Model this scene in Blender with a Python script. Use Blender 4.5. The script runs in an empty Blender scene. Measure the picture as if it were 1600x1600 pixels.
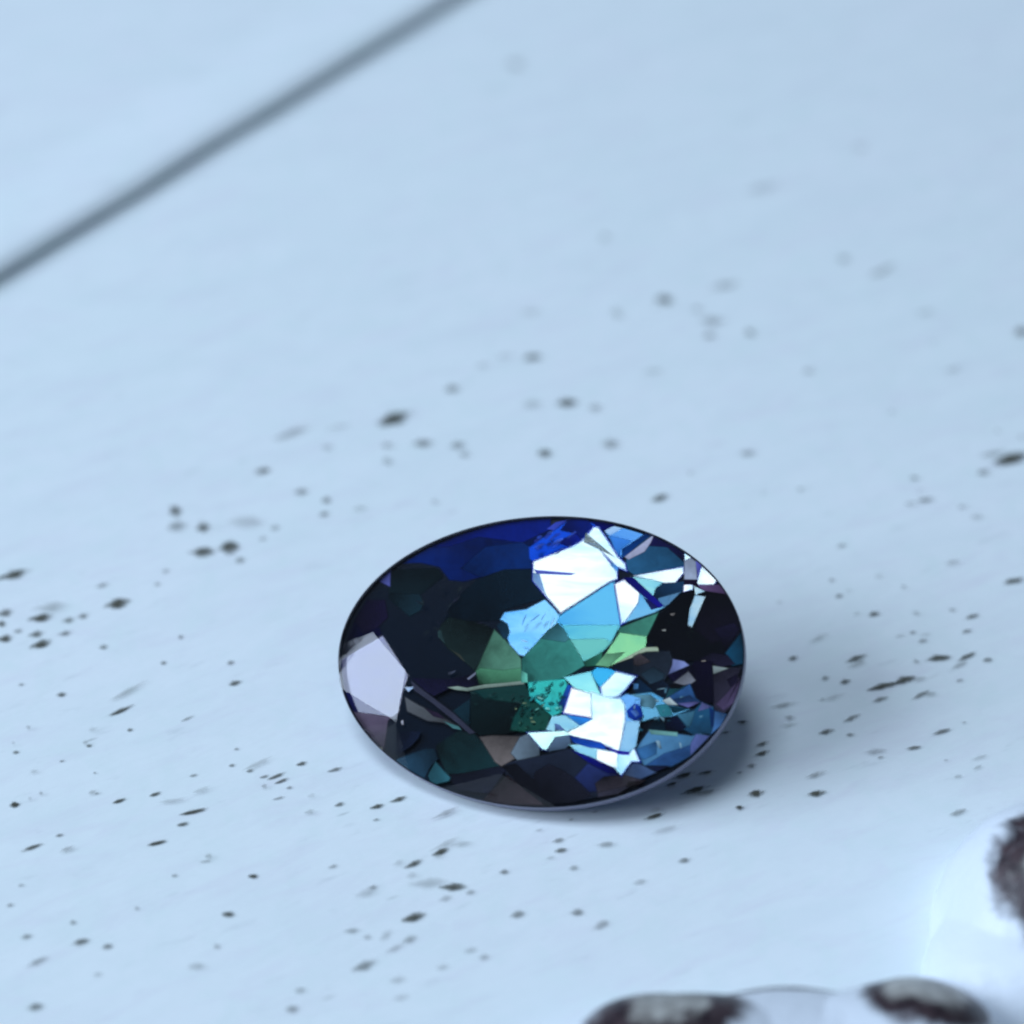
import bpy, bmesh, math, random
from mathutils import Vector, Matrix, noise

S = bpy.context.scene
COL = S.collection

# ------------------------------------------------------------ camera (1 unit = 1 cm)
cd = bpy.data.cameras.new('camera')
cam = bpy.data.objects.new('camera', cd)
COL.objects.link(cam)
cam.location = (0.0000, -3.3000, 3.5800)
cam.rotation_euler = (math.radians(90 - 42.0), 0, 0)
cd.sensor_width = 36.0
cd.lens = 18.0 / math.tan(math.radians(24.0 / 2))
cd.clip_start, cd.clip_end = 0.05, 500
cd.dof.use_dof = True
cd.dof.focus_distance = 4.7334 + 0.02
cd.dof.aperture_fstop = (cd.lens / 1000) / 0.15           # an opening 1.5 mm across
S.camera = cam

# ------------------------------------------------------------ room light: a dim cool room, a window, an added overhead panel
W = bpy.data.worlds.new('World')
S.world = W
W.use_nodes = True
W.node_tree.nodes['Background'].inputs[0].default_value = (0.55, 0.72, 1.0, 1)
W.node_tree.nodes['Background'].inputs[1].default_value = 0.12

def area_lamp(name, direction, dist, sx, sy, radiance, color):
    ld = bpy.data.lights.new(name, 'AREA')
    ld.shape = 'RECTANGLE'
    ld.size, ld.size_y = sx, sy
    ld.energy = radiance * math.pi * sx * sy
    ld.color = color
    o = bpy.data.objects.new(name, ld)
    COL.objects.link(o)
    d = Vector(direction)
    o.location = d * dist
    o.rotation_euler = d.to_track_quat('Z', 'Y').to_euler()
    return o

COOL = (0.70, 0.84, 1.05)
area_lamp('window_light', (-0.8532, -0.1199, 0.5075), 34, 23, 15, 10.2, COOL)
area_lamp('added_overhead_light', (-0.2250, 0.0000, 0.9744), 30, 11, 11, 10.2, COOL)  # unseen panel added so the mirror facets have something bright to flash

S.view_settings.view_transform = 'Standard'
S.view_settings.look = 'None'
S.view_settings.exposure = 0
S.view_settings.gamma = 1
S.cycles.filter_width = 2.3
S.cycles.max_bounces = 12
S.cycles.transparent_max_bounces = 40
S.cycles.sample_clamp_indirect = 6

# ------------------------------------------------------------ helpers
def link(o, parent=None):
    COL.objects.link(o)
    if parent: o.parent = parent
    return o

def obj(name, me, mat=None, parent=None):
    o = bpy.data.objects.new(name, me)
    if mat and not me.materials: me.materials.append(mat)
    return link(o, parent)

def mesh_from(name, verts, faces, smooth=False):
    me = bpy.data.meshes.new(name)
    me.from_pydata([tuple(v) for v in verts], [], faces)
    if smooth:
        me.polygons.foreach_set('use_smooth', [True] * len(me.polygons))
    me.update()
    return me

def tag(o, label, cat, group=None):
    o['label'] = label
    o['category'] = cat
    if group: o['group'] = group

class NT:
    """a short hand for building node trees"""
    def __init__(self, name):
        self.m = bpy.data.materials.new(name)
        self.m.use_nodes = True
        self.t = self.m.node_tree
        self.t.nodes.clear()
        self.out = self.n('ShaderNodeOutputMaterial')
    def n(self, kind, **kw):
        nd = self.t.nodes.new(kind)
        for k, v in kw.items():
            if k.startswith('i_'): nd.inputs[k[2:].replace('_', ' ')].default_value = v
            else: setattr(nd, k, v)
        return nd
    def l(self, a, b): self.t.links.new(a, b)
    def math(self, op, a, b=None, c=None, clamp=False):
        nd = self.n('ShaderNodeMath', operation=op, use_clamp=clamp)
        for i, v in enumerate((a, b, c)):
            if v is None: continue
            if isinstance(v, (int, float)): nd.inputs[i].default_value = v
            else: self.l(v, nd.inputs[i])
        return nd.outputs[0]
    def ramp(self, fac, stops):
        nd = self.n('ShaderNodeValToRGB')
        e = nd.color_ramp.elements
        while len(e) < len(stops): e.new(0.5)
        for i, (p, c) in enumerate(stops):
            e[i].position = p
            e[i].color = c if len(c) == 4 else (*c, 1)
        self.l(fac, nd.inputs[0])
        return nd.outputs[0]
    def mix(self, fac, a, b, blend='MIX'):
        nd = self.n('ShaderNodeMix', data_type='RGBA', blend_type=blend)
        for i, v in ((0, fac), (6, a), (7, b)):
            if isinstance(v, (int, float)): nd.inputs[i].default_value = v
            elif isinstance(v, tuple): nd.inputs[i].default_value = (*v, 1) if len(v) == 3 else v
            else: self.l(v, nd.inputs[i])
        return nd.outputs[2]
    def noise(self, vec, scale, detail=3, rough=0.5, dist=0.0):
        nd = self.n('ShaderNodeTexNoise')
        nd.inputs['Scale'].default_value = scale
        nd.inputs['Detail'].default_value = detail
        nd.inputs['Roughness'].default_value = rough
        nd.inputs['Distortion'].default_value = dist
        if vec is not None: self.l(vec, nd.inputs['Vector'])
        return nd.outputs['Fac']

GRAIN = 0.42        # direction of the brush marks on the board, radians from +x

# ------------------------------------------------------------ materials
def paint_material(name, grain=True):
    k = NT(name)
    tc = k.n('ShaderNodeTexCoord').outputs['Object']
    mp = k.n('ShaderNodeMapping')
    mp.inputs['Rotation'].default_value = (0, 0, -GRAIN)
    k.l(tc, mp.inputs[0])
    st = k.n('ShaderNodeVectorMath', operation='MULTIPLY')
    k.l(mp.outputs[0], st.inputs[0])
    st.inputs[1].default_value = (1.0, 4.2, 2.0)
    big = k.noise(tc, 1.1, 3, 0.5)
    mid = k.noise(st.outputs[0], 2.2, 4, 0.55, 0.3)
    base = k.mix(k.math('SMOOTHSTEP', big, 0.3, 0.7) if False else big, (0.765, 0.872, 0.862), (0.812, 0.858, 0.885))
    base = k.mix(k.math('MULTIPLY', k.math('SUBTRACT', mid, 0.45, clamp=True), 1.3, clamp=True), base, (0.69, 0.785, 0.80))
    mott = k.noise(tc, 13, 5, 0.6, 0.5)
    base = k.mix(k.math('MULTIPLY', k.math('SUBTRACT', mott, 0.46, clamp=True), 2.4, clamp=True), base, (0.73, 0.84, 0.83))
    mott2 = k.noise(st.outputs[0], 5, 5, 0.62, 0.7)
    base = k.mix(k.math('MULTIPLY', k.math('SUBTRACT', mott2, 0.5, clamp=True), 2.6, clamp=True), base, (0.735, 0.765, 0.815))
    # tiny pin holes and thin scuffs in the paint
    vo = k.n('ShaderNodeTexVoronoi', feature='F1')
    vo.inputs['Scale'].default_value = 5.5
    k.l(st.outputs[0], vo.inputs['Vector'])
    near = k.math('SUBTRACT', 1.0, k.math('DIVIDE', vo.outputs['Distance'], 0.10, clamp=True), clamp=True)
    sep = k.n('ShaderNodeSeparateColor')
    k.l(vo.outputs['Color'], sep.inputs[0])
    keep = k.math('GREATER_THAN', sep.outputs[0], 0.72)
    fleck = k.math('MULTIPLY', k.math('MULTIPLY', near, keep), sep.outputs[1])
    scuff = k.math('MULTIPLY', k.math('SUBTRACT', k.noise(st.outputs[0], 7.0, 5, 0.6), 0.62, clamp=True), 2.2, clamp=True)
    base = k.mix(k.math('MULTIPLY', fleck, 0.75), base, (0.20, 0.23, 0.22))
    base = k.mix(scuff, base, (0.40, 0.46, 0.48))
    p = k.n('ShaderNodeBsdfPrincipled')
    k.l(base, p.inputs['Base Color'])
    p.inputs['Roughness'].default_value = 0.5
    p.inputs['Specular IOR Level'].default_value = 0.35
    bump = k.n('ShaderNodeBump')
    bump.inputs['Strength'].default_value = 0.35
    bump.inputs['Distance'].default_value = 0.02
    h = k.math('ADD', k.math('MULTIPLY', mid, 0.6), k.math('MULTIPLY', k.noise(st.outputs[0], 16, 4, 0.6), 0.12))
    k.l(h, bump.inputs['Height'])
    k.l(bump.outputs[0], p.inputs['Normal'])
    k.l(p.outputs[0], k.out.inputs[0])
    return k.m

def worn_material():
    """dark bare wood showing where the paint has come off, ragged at its border"""
    k = NT('bare_wood')
    k.m.use_backface_culling = False
    tc = k.n('ShaderNodeTexCoord').outputs['Object']
    info = k.n('ShaderNodeObjectInfo')
    sx = k.n('ShaderNodeSeparateXYZ')
    k.l(tc, sx.inputs[0])
    pinch = k.math('ADD', k.math('MULTIPLY', k.math('MULTIPLY', sx.outputs[0], sx.outputs[0]), 1.3), 1.0)
    yy = k.math('MULTIPLY', sx.outputs[1], pinch)
    lens = k.math('SQRT', k.math('ADD', k.math('MULTIPLY', sx.outputs[0], sx.outputs[0]), k.math('MULTIPLY', yy, yy)))
    off = k.n('ShaderNodeVectorMath', operation='ADD')
    k.l(tc, off.inputs[0])
    k.l(info.outputs['Location'], off.inputs[1])
    nz = k.noise(off.outputs[0], 1.6, 4, 0.65)
    r = k.math('ADD', lens, k.math('MULTIPLY', k.math('SUBTRACT', nz, 0.5), 1.8))
    edge = k.n('ShaderNodeMapRange', interpolation_type='SMOOTHSTEP')
    k.l(r, edge.inputs[0])
    edge.inputs[1].default_value, edge.inputs[2].default_value = 1.0, 0.25
    edge.inputs[3].default_value, edge.inputs[4].default_value = 0.0, 1.0
    at = k.n('ShaderNodeAttribute', attribute_type='OBJECT', attribute_name='wear')
    fac = k.math('MULTIPLY', edge.outputs[0], at.outputs['Fac'], clamp=True)
    p = k.n('ShaderNodeBsdfPrincipled')
    k.l(k.ramp(nz, [(0.3, (0.030, 0.038, 0.026)), (0.7, (0.105, 0.100, 0.070))]), p.inputs['Base Color'])
    p.inputs['Roughness'].default_value = 0.75
    tr = k.n('ShaderNodeBsdfTransparent')
    mx = k.n('ShaderNodeMixShader')
    k.l(fac, mx.inputs[0]); k.l(tr.outputs[0], mx.inputs[1]); k.l(p.outputs[0], mx.inputs[2])
    k.l(mx.outputs[0], k.out.inputs[0])
    return k.m

def facet_material(kind):
    """the inside faces of the stone: 'body' holds crystal colour with inner reflections painted in,
    'flash' is a face in total reflection, 'veil' the same face broken up by inclusions"""
    k = NT('crystal_' + kind)
    tc = k.n('ShaderNodeTexCoord').outputs['Object']
    at = k.n('ShaderNodeAttribute', attribute_type='OBJECT', attribute_name='tint').outputs['Color']
    info = k.n('ShaderNodeObjectInfo')
    off = k.n('ShaderNodeVectorMath', operation='ADD')
    k.l(tc, off.inputs[0]); k.l(info.outputs['Random'], off.inputs[1])
    soft = k.noise(off.outputs[0], 7, 3, 0.55, 0.4)
    fine = k.noise(off.outputs[0], 42, 4, 0.6, 1.0)
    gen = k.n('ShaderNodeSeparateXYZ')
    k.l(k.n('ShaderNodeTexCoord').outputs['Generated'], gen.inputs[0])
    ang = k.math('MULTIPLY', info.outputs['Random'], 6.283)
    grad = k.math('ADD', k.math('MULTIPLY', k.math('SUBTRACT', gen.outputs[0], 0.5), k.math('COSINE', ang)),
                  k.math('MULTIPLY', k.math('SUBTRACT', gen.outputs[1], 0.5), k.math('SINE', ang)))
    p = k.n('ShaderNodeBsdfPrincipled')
    if kind in ('painted_body', 'speck'):
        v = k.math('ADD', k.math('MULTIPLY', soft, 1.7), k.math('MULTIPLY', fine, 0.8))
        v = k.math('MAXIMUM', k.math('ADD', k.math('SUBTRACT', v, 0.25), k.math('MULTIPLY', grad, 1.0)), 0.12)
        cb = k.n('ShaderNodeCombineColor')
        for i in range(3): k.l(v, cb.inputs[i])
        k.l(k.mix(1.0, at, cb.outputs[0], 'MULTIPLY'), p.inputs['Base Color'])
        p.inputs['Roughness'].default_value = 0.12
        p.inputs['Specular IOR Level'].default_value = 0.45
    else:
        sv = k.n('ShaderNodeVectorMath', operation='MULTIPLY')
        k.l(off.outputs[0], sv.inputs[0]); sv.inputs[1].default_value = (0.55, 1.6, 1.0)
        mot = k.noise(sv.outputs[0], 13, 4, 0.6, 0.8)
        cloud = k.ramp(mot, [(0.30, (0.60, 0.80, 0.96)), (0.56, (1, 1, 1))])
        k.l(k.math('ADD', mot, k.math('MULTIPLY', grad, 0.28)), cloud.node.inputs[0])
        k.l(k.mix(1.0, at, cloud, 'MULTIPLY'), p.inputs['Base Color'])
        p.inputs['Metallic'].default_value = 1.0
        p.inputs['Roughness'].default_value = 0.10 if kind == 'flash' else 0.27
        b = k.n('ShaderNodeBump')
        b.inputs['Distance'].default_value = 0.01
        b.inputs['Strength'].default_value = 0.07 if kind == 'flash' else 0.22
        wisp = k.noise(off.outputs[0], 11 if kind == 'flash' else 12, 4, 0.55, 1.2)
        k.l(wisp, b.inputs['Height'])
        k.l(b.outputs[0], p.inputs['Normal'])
    edge = k.n('ShaderNodeMapRange', interpolation_type='SMOOTHSTEP')
    k.l(k.n('ShaderNodeAttribute', attribute_name='inside').outputs['Fac'], edge.inputs[0])
    tr = k.n('ShaderNodeBsdfTransparent')
    mx = k.n('ShaderNodeMixShader')
    k.l(k.math('MULTIPLY', edge.outputs[0], 0.7) if kind == 'speck' else edge.outputs[0], mx.inputs[0])
    k.l(tr.outputs[0], mx.inputs[1]); k.l(p.outputs[0], mx.inputs[2])
    k.l(mx.outputs[0], k.out.inputs[0])
    return k.m

def crown_material():
    k = NT('polished_crystal')
    fr = k.n('ShaderNodeFresnel')
    ior = 1.47
    back = k.n('ShaderNodeNewGeometry').outputs['Backfacing']
    k.l(k.math('ADD', k.math('MULTIPLY', back, 1 / ior - ior), ior), fr.inputs['IOR'])
    tc = k.n('ShaderNodeTexCoord').outputs['Object']
    b = k.n('ShaderNodeBump')
    b.inputs['Strength'].default_value = 0.12
    b.inputs['Distance'].default_value = 0.006
    k.l(k.noise(tc, 7, 2, 0.4), b.inputs['Height'])
    g = k.n('ShaderNodeBsdfGlossy')
    g.inputs['Roughness'].default_value = 0.035
    k.l(b.outputs[0], g.inputs['Normal'])
    t = k.n('ShaderNodeBsdfTransparent')
    mx = k.n('ShaderNodeMixShader')
    k.l(fr.outputs[0], mx.inputs[0]); k.l(t.outputs[0], mx.inputs[1]); k.l(g.outputs[0], mx.inputs[2])
    k.l(mx.outputs[0], k.out.inputs[0])
    return k.m

def plain(name, col, rough, spec=0.5):
    k = NT(name)
    p = k.n('ShaderNodeBsdfPrincipled')
    tc = k.n('ShaderNodeTexCoord').outputs['Object']
    k.l(k.mix(k.noise(tc, 14, 3), tuple(c * 0.8 for c in col), tuple(min(1, c * 1.2) for c in col)), p.inputs['Base Color'])
    p.inputs['Roughness'].default_value = rough
    p.inputs['Specular IOR Level'].default_value = spec
    k.l(p.outputs[0], k.out.inputs[0])
    return k.m

PAINT = paint_material('white_paint')
WORN = worn_material()
PAINTED_BODY, FLASH, VEIL, SPECK = [facet_material(q) for q in ('painted_body', 'flash', 'veil', 'speck')]
CROWN = crown_material()
GIRDLE = plain('frosted_girdle', (0.20, 0.20, 0.29), 0.35)
DEEP = plain('deep_crystal', (0.04, 0.08, 0.22), 0.15)

# ------------------------------------------------------------ the painted board
def board_mesh():
    n = 120
    half = 9.0
    vs, fs = [], []
    for j in range(n + 1):
        for i in range(n + 1):
            x, y = -half + 2 * half * i / n, -half + 2 * half * j / n
            vs.append((x, y, 0))
    for j in range(n):
        for i in range(n):
            a = j * (n + 1) + i
            fs.append((a, a + 1, a + n + 2, a + n + 1))
    bm = bmesh.new()
    me = mesh_from('painted_board', vs, fs)
    bm.from_mesh(me)
    edges = [e for e in bm.edges if e.is_boundary]
    r = bmesh.ops.extrude_edge_only(bm, edges=edges)
    for v in r['geom']:
        if isinstance(v, bmesh.types.BMVert): v.co.z = -0.8
    bm.to_mesh(me); bm.free()
    return me

board = obj('painted_board', board_mesh(), PAINT)
board['kind'] = 'structure'
board['label'] = 'white painted wooden board speckled with small dark worn marks'

# worn spots: [x, y, half length, half width, angle, wear]
SPOTS = [
 (-0.564,0.8129,0.0209,0.0131,0.399,0.6),
 (-0.7482,0.6773,0.0152,0.0232,0.396,0.6),
 (-0.6816,0.622,0.0155,0.0144,0.392,0.6),
 (-0.6742,0.5443,0.0277,0.0172,0.077,0.75),
 (-0.618,0.5597,0.0247,0.0216,0.259,0.8),
 (-0.5909,0.5176,0.0131,0.0106,0.385,0.4),
 (-0.4725,0.7416,0.0178,0.0138,0.132,0.4),
 (-0.4144,0.7134,0.0121,0.0114,0.391,0.55),
 (-0.4171,0.667,0.0139,0.0072,0.389,0.6),
 (-0.5229,0.622,0.0125,0.0098,0.389,0.3),
 (-0.5467,0.5868,0.0097,0.0079,0.387,0.3),
 (-1.0765,0.4721,0.0365,0.0134,0.392,0.85),
 (-0.8404,0.383,0.0269,0.0159,0.383,0.9),
 (-0.9977,0.3393,0.0267,0.0129,0.255,0.85),
 (-1.0762,0.3538,0.0195,0.012,0.386,0.6),
 (-1.0787,0.3213,0.011,0.0101,0.385,0.7),
 (-0.9382,0.3321,0.0139,0.0087,0.382,0.5),
 (-0.9094,0.3444,0.0124,0.0086,0.383,0.5),
 (-1.0641,0.2769,0.017,0.0117,0.382,0.8),
 (-1.0006,0.2904,0.017,0.0103,0.382,0.6),
 (-1.0399,0.2997,0.0112,0.0073,0.383,0.4),
 (-0.9862,0.2606,0.0244,0.0123,0.506,0.85),
 (-0.9404,0.2926,0.0156,0.0073,0.381,0.5),
 (-0.8806,0.4385,0.0163,0.007,0.387,0.4),
 (-0.8545,0.2521,0.01,0.0074,0.377,0.5),
 (-0.7625,0.4422,0.0075,0.006,0.384,0.4),
 (-0.7488,0.4834,0.0087,0.0057,0.386,0.4),
 (-0.696,0.2819,0.0063,0.0061,0.375,0.5),
 (-0.7241,0.2059,0.0071,0.0056,0.372,0.6),
 (-0.5847,0.2066,0.0092,0.0064,0.369,0.5),
 (-0.5707,0.1479,0.0148,0.0071,0.366,0.75),
 (-0.9233,0.1152,0.0106,0.0071,0.371,0.7),
 (-0.7973,0.0695,0.0313,0.0053,0.582,0.9),
 (-1.0097,0.1438,0.007,0.004,0.374,0.5),
 (-0.6585,0.0482,0.0172,0.003,0.574,0.5),
 (-0.7716,0.0171,0.0069,0.0046,0.363,0.7),
 (-0.8483,-0.026,0.0068,0.0045,0.363,0.7),
 (-0.9924,-0.0435,0.0075,0.0053,0.364,0.6),
 (-0.897,-0.0672,0.0067,0.003,0.361,0.5),
 (-0.9737,-0.1812,0.0101,0.0087,0.117,1),
 (-0.7705,-0.1719,0.0161,0.005,0.471,0.9),
 (-0.7019,-0.1545,0.0135,0.005,0.47,0.8),
 (-0.622,-0.1997,0.0307,0.0057,0.303,0.9),
 (-0.6398,-0.2315,0.0133,0.0056,0.348,0.7),
 (-0.4672,-0.1074,0.0209,0.0043,0.511,0.8),
 (-0.4558,-0.12,0.0167,0.0039,0.509,0.8),
 (-0.4908,-0.1086,0.0109,0.0036,0.352,0.6),
 (-0.4194,-0.0743,0.0116,0.0051,0.352,0.8),
 (-0.3517,-0.0902,0.0166,0.0051,0.35,0.6),
 (-0.5205,-0.0934,0.0082,0.0044,0.353,0.6),
 (-0.5575,-0.0788,0.0068,0.0044,0.354,0.6),
 (-0.5517,-0.0351,0.0055,0.0037,0.356,0.5),
 (-0.6312,-0.1055,0.0095,0.0037,0.354,0.5),
 (-0.4389,-0.1376,0.0068,0.0043,0.349,0.5),
 (-0.4582,-0.165,0.0136,0.0029,0.348,0.5),
 (-0.8269,-0.0991,0.004,0.003,0.358,0.5),
 (-0.8162,-0.1526,0.0059,0.0029,0.355,0.4),
 (-0.9231,-0.2897,0.0225,0.0051,0.469,0.8),
 (-0.875,-0.2597,0.0087,0.0043,0.351,0.6),
 (-0.6843,-0.279,0.0219,0.0051,0.347,0.95),
 (-0.642,-0.3594,0.0069,0.0045,0.342,0.4),
 (-0.4928,-0.3606,0.0104,0.0056,0.112,0.95),
 (-0.532,-0.4518,0.0137,0.0077,0.111,0.75),
 (-0.8201,-0.4714,0.0064,0.0062,0.339,0.45),
 (-0.9018,-0.5043,0.0108,0.0066,0.224,0.45),
 (-0.7992,-0.5161,0.0167,0.0076,0.336,0.65),
 (-0.7489,-0.5272,0.0108,0.0069,0.335,0.55),
 (-0.8725,-0.562,0.0216,0.0075,0.562,0.35),
 (-0.7585,-0.591,0.0082,0.0053,0.332,0.25),
 (-0.862,-0.6633,0.0146,0.0093,0.218,0.55),
 (-0.7044,-0.4382,0.0051,0.0055,0.339,0.35),
 (-0.5461,-0.5272,0.0067,0.0075,0.331,0.3),
 (-0.9438,-0.4306,0.0067,0.0045,0.343,0.5),
 (-0.9305,-0.3831,0.0068,0.0037,0.346,0.4),
 (-0.586,-0.3246,0.0139,0.0041,0.228,0.3),
 (-0.3381,-0.1812,0.011,0.0046,0.457,0.7),
 (-0.2643,-0.1865,0.0155,0.0051,0.344,0.9),
 (-0.2227,-0.1679,0.0184,0.0051,0.41,0.85),
 (-0.2645,-0.2205,0.0072,0.0028,0.342,0.6),
 (-0.1367,-0.3005,0.0183,0.0062,0.486,0.95),
 (-0.188,-0.3305,0.0202,0.0061,0.548,0.8),
 (-0.342,-0.3372,0.0107,0.0044,0.447,0.4),
 (-0.2635,-0.3877,0.0088,0.0055,0.333,0.4),
 (-0.1106,-0.3869,0.0261,0.0093,0.067,0.8),
 (-0.0786,-0.4,0.0106,0.0061,0.33,0.35),
 (-0.1841,-0.4594,0.0254,0.0096,0.393,0.85),
 (-0.1251,-0.4146,0.0142,0.0075,0.436,0.25),
 (-0.2978,-0.4909,0.0154,0.0065,0.176,0.35),
 (-0.2688,-0.5058,0.0086,0.0059,0.328,0.3),
 (-0.2718,-0.5711,0.026,0.0102,0.534,0.45),
 (-0.19,-0.5106,0.0159,0.0082,0.535,0.35),
 (-0.2159,-0.5309,0.0213,0.0061,0.596,0.25),
 (-0.2348,-0.5013,0.0174,0.0075,1.007,0.2),
 (-0.3857,-0.6268,0.0117,0.0072,0.323,0.3),
 (-0.3974,-0.6682,0.0132,0.0091,0.321,0.4),
 (-0.2089,-0.6036,0.0169,0.0082,0.322,0.2),
 (-0.0768,-0.5364,0.0138,0.0058,0.323,0.25),
 (-0.0516,-0.5521,0.0112,0.0072,0.322,0.3),
 (-0.0152,-0.3508,0.0097,0.0062,0.222,0.55),
 (-0.1277,-0.5747,0.0137,0.0072,0.322,0.2),
 (-0.2017,-0.6428,0.0168,0.0071,0.319,0.18),
 (0.2773,-0.2119,0.0226,0.0049,0.396,0.95),
 (0.0895,-0.273,0.0137,0.0056,0.333,0.5),
 (0.0937,-0.2977,0.0144,0.0056,0.267,0.7),
 (0.444,-0.1894,0.0091,0.0051,0.114,0.8),
 (0.1175,-0.3411,0.0108,0.0066,0.329,0.35),
 (0.329,-0.3226,0.0137,0.0061,0.327,0.55),
 (0.2428,-0.3753,0.0162,0.0065,0.325,0.25),
 (0.0105,-0.4526,0.0159,0.0084,0.388,0.5),
 (0.1224,-0.4481,0.014,0.0086,0.218,0.5),
 (0.1671,-0.477,0.0205,0.0089,0.618,0.35),
 (0.0735,-0.3167,0.0108,0.0033,0.331,0.25),
 (0.0527,-0.2476,0.0091,0.0034,0.335,0.25),
 (0.1151,-0.2213,0.0064,0.0032,0.335,0.4),
 (0.1623,-0.2009,0.0083,0.0032,0.335,0.3),
 (0.7199,0.5626,0.0121,0.0041,0.362,0.6),
 (0.6875,0.4532,0.0068,0.0043,0.358,0.6),
 (0.698,0.4042,0.0095,0.0047,0.355,0.75),
 (0.7209,0.4208,0.007,0.0022,0.356,0.4),
 (0.7669,0.3493,0.0135,0.0066,0.351,0.85),
 (0.7307,0.3493,0.0102,0.0033,0.457,0.3),
 (0.5695,0.3849,0.0073,0.0025,0.357,0.4),
 (1.0785,0.4515,0.0251,0.0078,0.351,0.9),
 (0.9739,0.3422,0.0178,0.005,0.45,0.8),
 (0.9347,0.3618,0.0089,0.0034,0.239,0.6),
 (0.9563,0.2979,0.013,0.0043,0.408,0.7),
 (0.8421,0.2937,0.008,0.0044,0.348,0.6),
 (0.8143,0.283,0.0128,0.0034,0.347,0.3),
 (0.8598,0.2686,0.0112,0.0051,0.346,0.55),
 (0.8678,0.2872,0.0139,0.0027,0.347,0.3),
 (0.8871,0.2184,0.0267,0.0093,0.189,0.9),
 (0.9457,0.2226,0.0253,0.0056,0.593,0.85),
 (0.9273,0.1975,0.0222,0.0052,0.538,0.4),
 (0.9874,0.2132,0.0116,0.0067,0.341,0.6),
 (0.839,0.208,0.0065,0.0078,0.344,0.35),
 (0.7148,0.2174,0.0249,0.0066,0.45,0.85),
 (0.7232,0.209,0.0115,0.0034,0.346,0.4),
 (0.5838,0.2174,0.0119,0.0062,0.348,0.75),
 (0.6456,0.1602,0.0095,0.0067,0.345,0.5),
 (0.6854,0.15,0.0125,0.0067,0.343,0.75),
 (0.7618,0.1372,0.0384,0.0077,0.32,0.95),
 (0.8083,0.1551,0.0256,0.0098,0.404,0.9),
 (0.752,0.1,0.0184,0.0059,0.402,0.6),
 (0.8363,0.1127,0.0234,0.005,0.591,0.65),
 (0.6876,0.0474,0.0213,0.0056,0.538,0.6),
 (0.6329,0.0102,0.0181,0.0064,0.338,0.75),
 (0.68,0.0019,0.0095,0.0044,0.117,0.6),
 (0.6336,0.1,0.0072,0.0038,0.342,0.3),
 (0.4661,0.0364,0.0127,0.0051,0.094,0.9),
 (0.5016,-0.0231,0.0163,0.0051,0.482,0.75),
 (0.4996,-0.0483,0.0177,0.0057,0.4,0.9),
 (0.4756,-0.0819,0.0108,0.0063,0.336,0.5),
 (0.451,-0.1001,0.0086,0.0037,0.335,0.4),
 (0.4791,-0.1538,0.0171,0.0092,0.332,0.95),
 (0.5976,-0.1543,0.0201,0.0077,0.267,0.95),
 (0.4447,-0.191,0.0082,0.0053,0.114,0.6),
 (0.8035,-0.0338,0.0162,0.0048,0.227,0.8),
 (0.8652,0.0102,0.0216,0.0052,0.395,0.75),
 (0.7339,-0.0594,0.0077,0.0036,0.333,0.5),
 (0.9212,0.1536,0.0087,0.0038,0.34,0.5),
 (0.8638,-0.0676,0.0055,0.0036,0.33,0.3),
 (0.9312,-0.0604,0.0205,0.0045,0.428,0.25),
 (0.8684,-0.204,0.0213,0.0067,0.459,0.45),
 (0.8812,-0.1105,0.0099,0.0046,0.328,0.3),
 (0.9238,-0.0867,0.012,0.0042,0.607,0.3),
 (0.914,0.0349,0.0063,0.0027,0.334,0.4),
 (0.3406,-0.1074,0.0233,0.0063,0.4,0.95),
 (0.3151,-0.1305,0.0158,0.005,0.4,0.85),
 (0.3611,-0.1454,0.0304,0.0075,0.377,0.95),
 (0.3846,-0.1004,0.0207,0.0047,0.272,0.8),
 (0.43,0.0072,0.0126,0.004,0.231,0.6),
 (0.374,1.4527,0.0224,0.0198,0.143,0.7),
 (0.4529,1.4138,0.0117,0.0096,0.407,0.45),
 (0.4756,1.3093,0.0173,0.0107,0.401,0.55),
 (0.5746,1.3206,0.013,0.0158,0.4,0.5),
 (0.5275,1.5118,0.0435,0.0148,0.41,0.3),
 (0.8323,1.6218,0.0153,0.0142,0.409,0.4),
 (0.9231,1.5718,0.0486,0.0108,0.624,0.35),
 (0.0474,1.2247,0.0243,0.0132,0.222,0.65),
 (0.1272,1.0539,0.0242,0.0155,0.217,0.8),
 (0.1925,1.0351,0.0161,0.015,0.394,0.3),
 (0.073,0.8724,0.0165,0.0139,0.264,0.75),
 (0.7028,1.1722,0.0158,0.0101,0.391,0.35),
 (1.2319,1.3244,0.0203,0.0153,0.388,0.7),
 (1.1323,0.8523,0.0466,0.0173,0.433,1),
 (1.0949,0.8702,0.0354,0.0061,0.302,0.5),
 (1.0637,0.8058,0.0158,0.0087,0.367,0.6),
 (0.3289,0.7187,0.0233,0.0081,0.534,0.85),
 (0.4029,0.8036,0.0058,0.0054,0.379,0.4),
 (0.5367,0.8724,0.0211,0.01,0.26,0.4),
 (0.9056,0.786,0.0109,0.0048,0.253,0.75),
 (0.9215,0.7123,0.0219,0.0051,0.203,0.8),
 (1.0004,0.6888,0.0115,0.0029,0.249,0.7),
 (0.6461,0.7479,0.0092,0.0041,0.372,0.5),
 (0.5625,0.7349,0.0053,0.0029,0.373,0.4),
 (1.1177,0.9494,0.007,0.0048,0.373,0.4),
 (0.8824,1.0187,0.0084,0.0068,0.38,0.25),
 (1.0452,1.1758,0.0208,0.0082,0.385,0.25),
 (1.0092,1.4009,0.0237,0.0105,0.273,0.2),
 (0.3342,1.1697,0.0286,0.0094,0.271,0.2),
 (0.2359,1.7153,0.0151,0.0134,0.425,0.3),
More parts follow.
